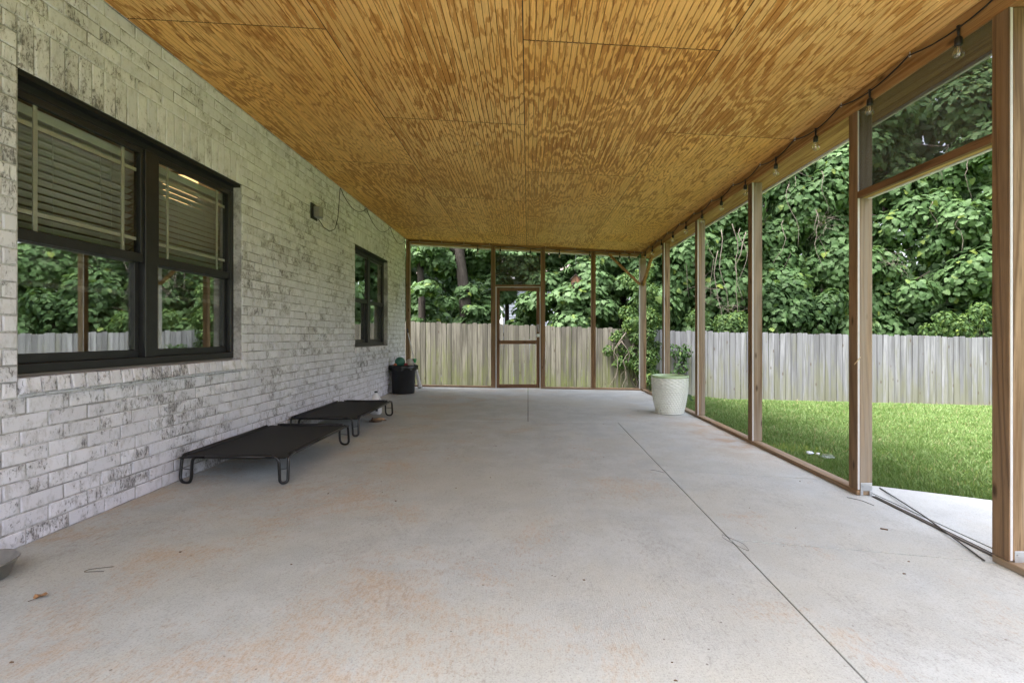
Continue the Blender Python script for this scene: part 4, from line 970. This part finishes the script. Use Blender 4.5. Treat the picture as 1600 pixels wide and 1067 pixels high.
# shrubs and climbers
def shrub(name, x, y, clumps, kind, m, lo, hi, label, seed, dens=1.2, stems=8, parts=60, cat='shrub', z=None):
    rng = np.random.default_rng(seed); z0 = lawn_z(x, y) if z is None else z; root = thing(name, label, cat, (x, y, z0)); mb = MB()
    for k in range(stems):
        c = clumps[k % len(clumps)][0]; q = [(x+rng.uniform(-.12, .12), y+rng.uniform(-.05, .05), z0-.03)]
        for i in range(1, 6): t = i/5; q.append((x+(c[0]-x)*t+rng.normal(0, .03), y+(c[1]-y)*t+rng.normal(0, .02), z0+(c[2]-z0)*t))
        mb.tube(q, [.014, .012, .010, .008, .006, .003], 5)
    mb.build('stem', DKBARK, root); foliage(root, kind, m, clumps, rng, lo, hi, dens, parts); return root, rng
rng0 = np.random.default_rng(9)
vc = [((2.95+rng0.uniform(-.42, .35), 12.72+rng0.uniform(-.12, .15), -.1+1.75*(k+.5)/16), (rng0.uniform(.16, .34), .15, .2)) for k in range(16)]+[((2.2+rng0.uniform(-.25, .3), 12.85, .55+rng0.uniform(0, .8)), (.17, .10, .15)) for k in range(4)]+[((2.95+rng0.uniform(-.35, .4), 12.9+rng0.uniform(-.1, .15), 1.45+1.3*(k+.5)/9), (.26, .16, .2)) for k in range(9)]
vr, rg_ = shrub('climbing_vine', 2.85, 12.78, vc, 'small', SMALLL, .05, .10, 'small leaved climber tangled over the fence at the porch corner', 51, 1.3, 14, 80, 'vine')
vines(vr, 6, (2.3, 2.75), (12.7, 12.8), (.9, 1.2), rg_, (1.2, 1.7), .016)
shrub('low_bush', 5.35, 13.55, [((5.35+rng0.uniform(-.75, .75), 13.5, 1.15+rng0.uniform(-.1, .55)), (.34, .25, .26)) for k in range(9)], 'small', SMALLL, .07, .12, 'fine leaved bush just above the grey fence near the corner post', 52)
shrub('feathery_shrub', 11.9, 13.2, [((11.55+rng0.uniform(-.9, 1.0), 13.1, 1.15+rng0.uniform(-.1, .75)), (.30, .22, .20)) for k in range(9)], 'small', SMALLL, .07, .13, 'yellowish feathery shrub arching over the grey fence in the doorway', 53, .8)
shrub('dark_shrub', 7.6, 14.0, [((7.6+rng0.uniform(-1.1, 1.1), 14.0, .9+rng0.uniform(0, 1.5)), (.45, .3, .38)) for k in range(10)], 'oval', DEEP, .13, .22, 'dark small leaved shrub low behind the grey fence', 54, 1.2)
shrub('weed_plant', 2.62, 8.35, [((2.62+rng0.uniform(-.1, .12), 8.4+rng0.uniform(-.15, .15), -.02+rng0.uniform(0, .22)), (.10, .12, .09)) for k in range(5)], 'small', SMALLL, .06, .11, 'small weed growing outside the sill behind the pale planter', 55, 1.2, 5, 20, 'weed')
shrub('leafy_sprout', 2.52, 9.4, [((2.46+rng0.uniform(-.08, .14), 9.4+rng0.uniform(-.15, .15), .05+rng0.uniform(0, .30)), (.10, .12, .10)) for k in range(5)], 'small', SMALLL, .08, .13, 'bright green leafy sprout beside the foot of the corner post', 56, 1.1, 5, 20, 'weed')
shrub('lattice_weed', 3.9, 12.75, [((3.9+rng0.uniform(-.2, .2), 12.75, -.3+rng0.uniform(0, 1.1)), (.2, .1, .18)) for k in range(6)], 'small', DEEP, .07, .12, 'reddish dark creeper hanging on the first grey pickets', 57, 1.0, 6, 20, 'creeper')

# bird house on a maple bough
hx, hy, hz_ = (899-825)/F*13.6, 13.6, CAMZ+(524-441)/F*13.6
bh_ = thing('bird_house', 'small brown wooden bird house hanging among the maple leaves', 'bird house', (hx, hy, hz_))
BW = wood('bird_house_timber', 'Z', (.16, .085, .045), (.075, .04, .022))
mb = MB(); a, d, h0, h1 = .115, .10, -.15, .09
v = [(hx-a, hy-d, hz_+h0), (hx+a, hy-d, hz_+h0), (hx+a, hy-d, hz_+h1), (hx, hy-d, hz_+h1+.10), (hx-a, hy-d, hz_+h1)]; v += [(x, y+2*d, z) for x, y, z in v]
mb.add(v, [(0, 1, 2, 3, 4), (9, 8, 7, 6, 5), (0, 5, 6, 1), (1, 6, 7, 2), (4, 9, 5, 0), (2, 7, 8, 3), (3, 8, 9, 4)]).build('body', BW, bh_)
MB().beam((hx-.15, hy, hz_+h1-.025), (hx+.005, hy, hz_+h1+.125), .27, .016, up=(1, 0, 1)).beam((hx+.15, hy, hz_+h1-.025), (hx-.005, hy, hz_+h1+.125), .27, .016, up=(-1, 0, 1)).build('roof', DKBARK, bh_)
MB().box(hx-.14, hx+.14, hy-d-.05, hy+d+.02, hz_+h0-.018, hz_+h0).build('floor', BW, bh_)
MB().lathe([(.0001, 0), (.026, 0)], 16).build('entry_hole', DKBARK, bh_).matrix_local = Matrix.Translation((0, -d-.002, .02)) @ Matrix.Rotation(math.pi/2, 4, 'X')
MB().box(hx-.10, hx+.02, hy-d-.004, hy-d-.001, hz_+h0+.01, hz_-.02).build('front_door', DKBARK, bh_)
MB().tube([(hx, hy, hz_+h1+.12), (hx+.03, hy+.1, hz_+h1+.9)], .004, 5).build('hanger', DARKP, bh_)

# neighbour's house behind the trees
nb = thing('neighbour_house', 'blue-grey sided neighbour house with white corner trim behind the trees', 'house', (-3.5, 27, lawn_z(-3.5, 27)))
SID = plain('blue_grey_siding', (.20, .225, .27), .6, var=.06); TRIM = plain('white_trim', (.5, .5, .5), .5, var=.04); RF2 = plain('pinkish_shingle', (.17, .13, .12), .9, var=.25, scale=30)
xc0, xc1, yn = -1.50, 3.2, 27.0; zg = lawn_z(0, 27)-.2
MB().box(xc0-6, xc1, yn+.05, yn+8, zg, 4.2).build('wall', SID, nb)
me = None
for k in range(26):
    z = zg+.5+k*.175
    if z > 4.1: break
    if me is None:
        me = MB().hexa([(-2.3, -.045, 0), (2.3, -.045, 0), (2.3, .05, 0), (-2.3, .05, 0), (-2.3, -.012, .18), (2.3, -.012, .18), (2.3, .05, .18), (-2.3, .05, .18)]).mesh('siding_board'); me.materials.append(SID)
    o = bpy.data.objects.new('siding_board', me); link(o, nb); o.location = Vector((.9, yn, z))-base_of(nb)
MB().box(xc0-.10, xc0+.14, yn-.07, yn+.1, zg, 4.2).build('corner_trim', TRIM, nb)
MB().box(xc0-6.4, xc1+.4, yn-.5, yn-.45, 4.12, 4.35).build('fascia', TRIM, nb)
MB().hexa([(xc0-6.5, yn-.55, 4.32), (xc1+.5, yn-.55, 4.32), (xc1+.5, yn+4, 6.9), (xc0-6.5, yn+4, 6.9), (xc0-6.5, yn-.55, 4.42), (xc1+.5, yn-.55, 4.42), (xc1+.5, yn+4, 7.0), (xc0-6.5, yn+4, 7.0)]).build('roof', RF2, nb)
MB().box(xc0-3.0, xc0-1.9, yn-.02, yn+.06, 1.2, 3.0).build('window', TRIM, nb); MB().box(xc0-2.9, xc0-2.0, yn-.025, yn-.021, 1.3, 2.9).build('pane', plain('far_pane', (.10, .12, .14), .1), nb)

# ------------------------------------------------------------------ grass
def grass():
    rng = np.random.default_rng(5); N = 300000
    u = rng.random(N*3); X = 2.42+13*rng.random(N*3); Y = 1.5+11.6*u**1.15
    # denser towards the porch, where blades show
    D = np.hypot(X-0, Y); px = 825+F*X/Y
    keep = (px < 1640) & (rng.random(N*3) < np.clip((7.5/D)**1.5, .10, 1)) & ~((X < 3.46) & (Y < 3.70-(np.clip(X, 2.6, 3.5)-2.61)*.49)) & (Y < 13.05-.107*np.clip(X-4, 0, 20))
    bare = np.hypot((X-2.78)/.30, (Y-5.05)/.28) < 1; keep &= ~(bare & (rng.random(N*3) < .75))
    X, Y = X[keep][:N], Y[keep][:N]; n = len(X)
    X2 = np.concatenate([X, rng.uniform(-2.4, 2.42, 9000)]); Y2 = np.concatenate([Y, rng.uniform(10.3, 12.9, 9000)]); X, Y = X2, Y2; n = len(X)
    Z = np.array([lawn_z(a, b) for a, b in zip(X, Y)]); D = np.hypot(X, Y)
    tuft = .5+.5*np.sin(X*5.1+np.sin(Y*3.3)*2)*np.sin(Y*4.7+X)
    H = rng.uniform(.022, .050, n)*(.8+.5*tuft); H *= np.where(rng.random(n) < .03, 1.6, 1); W = .0018*(1+D*.16)
    an = rng.uniform(0, 6.28, n); lean = rng.uniform(.1, .9, n)*H; la = rng.uniform(0, 6.28, n)
    wx, wy = np.cos(an)*W, np.sin(an)*W; lx, ly = np.cos(la)*lean, np.sin(la)*lean
    V = np.empty((n, 5, 3)); B = np.stack([X, Y, Z-.005], 1)
    V[:, 0] = B+np.stack([-wx, -wy, 0*wx], 1); V[:, 1] = B+np.stack([wx, wy, 0*wx], 1)
    Mx = B+np.stack([lx*.35, ly*.35, H*.62], 1); V[:, 2] = Mx+np.stack([wx, wy, 0*wx], 1)*.8; V[:, 3] = Mx-np.stack([wx, wy, 0*wx], 1)*.8
    V[:, 4] = B+np.stack([lx, ly, H], 1)
    me = bpy.data.meshes.new('grass'); me.vertices.add(n*5); me.vertices.foreach_set('co', V.reshape(-1).astype(np.float32))
    b = np.arange(n)*5; q = np.stack([b, b+1, b+2, b+3, b+3, b+2, b+4], 1).reshape(-1)
    me.loops.add(n*7); me.loops.foreach_set('vertex_index', q.astype(np.int32)); me.polygons.add(n*2)
    ls = np.stack([np.arange(n)*7, np.arange(n)*7+4], 1).reshape(-1); lt = np.tile([4, 3], n)
    me.polygons.foreach_set('loop_start', ls.astype(np.int32)); me.polygons.foreach_set('loop_total', lt.astype(np.int32)); me.update(calc_edges=True)
    me.materials.append(GRASS); tag(link(bpy.data.objects.new('grass', me)), 'short green grass growing between the patio and the fence', kind='stuff')
grass()
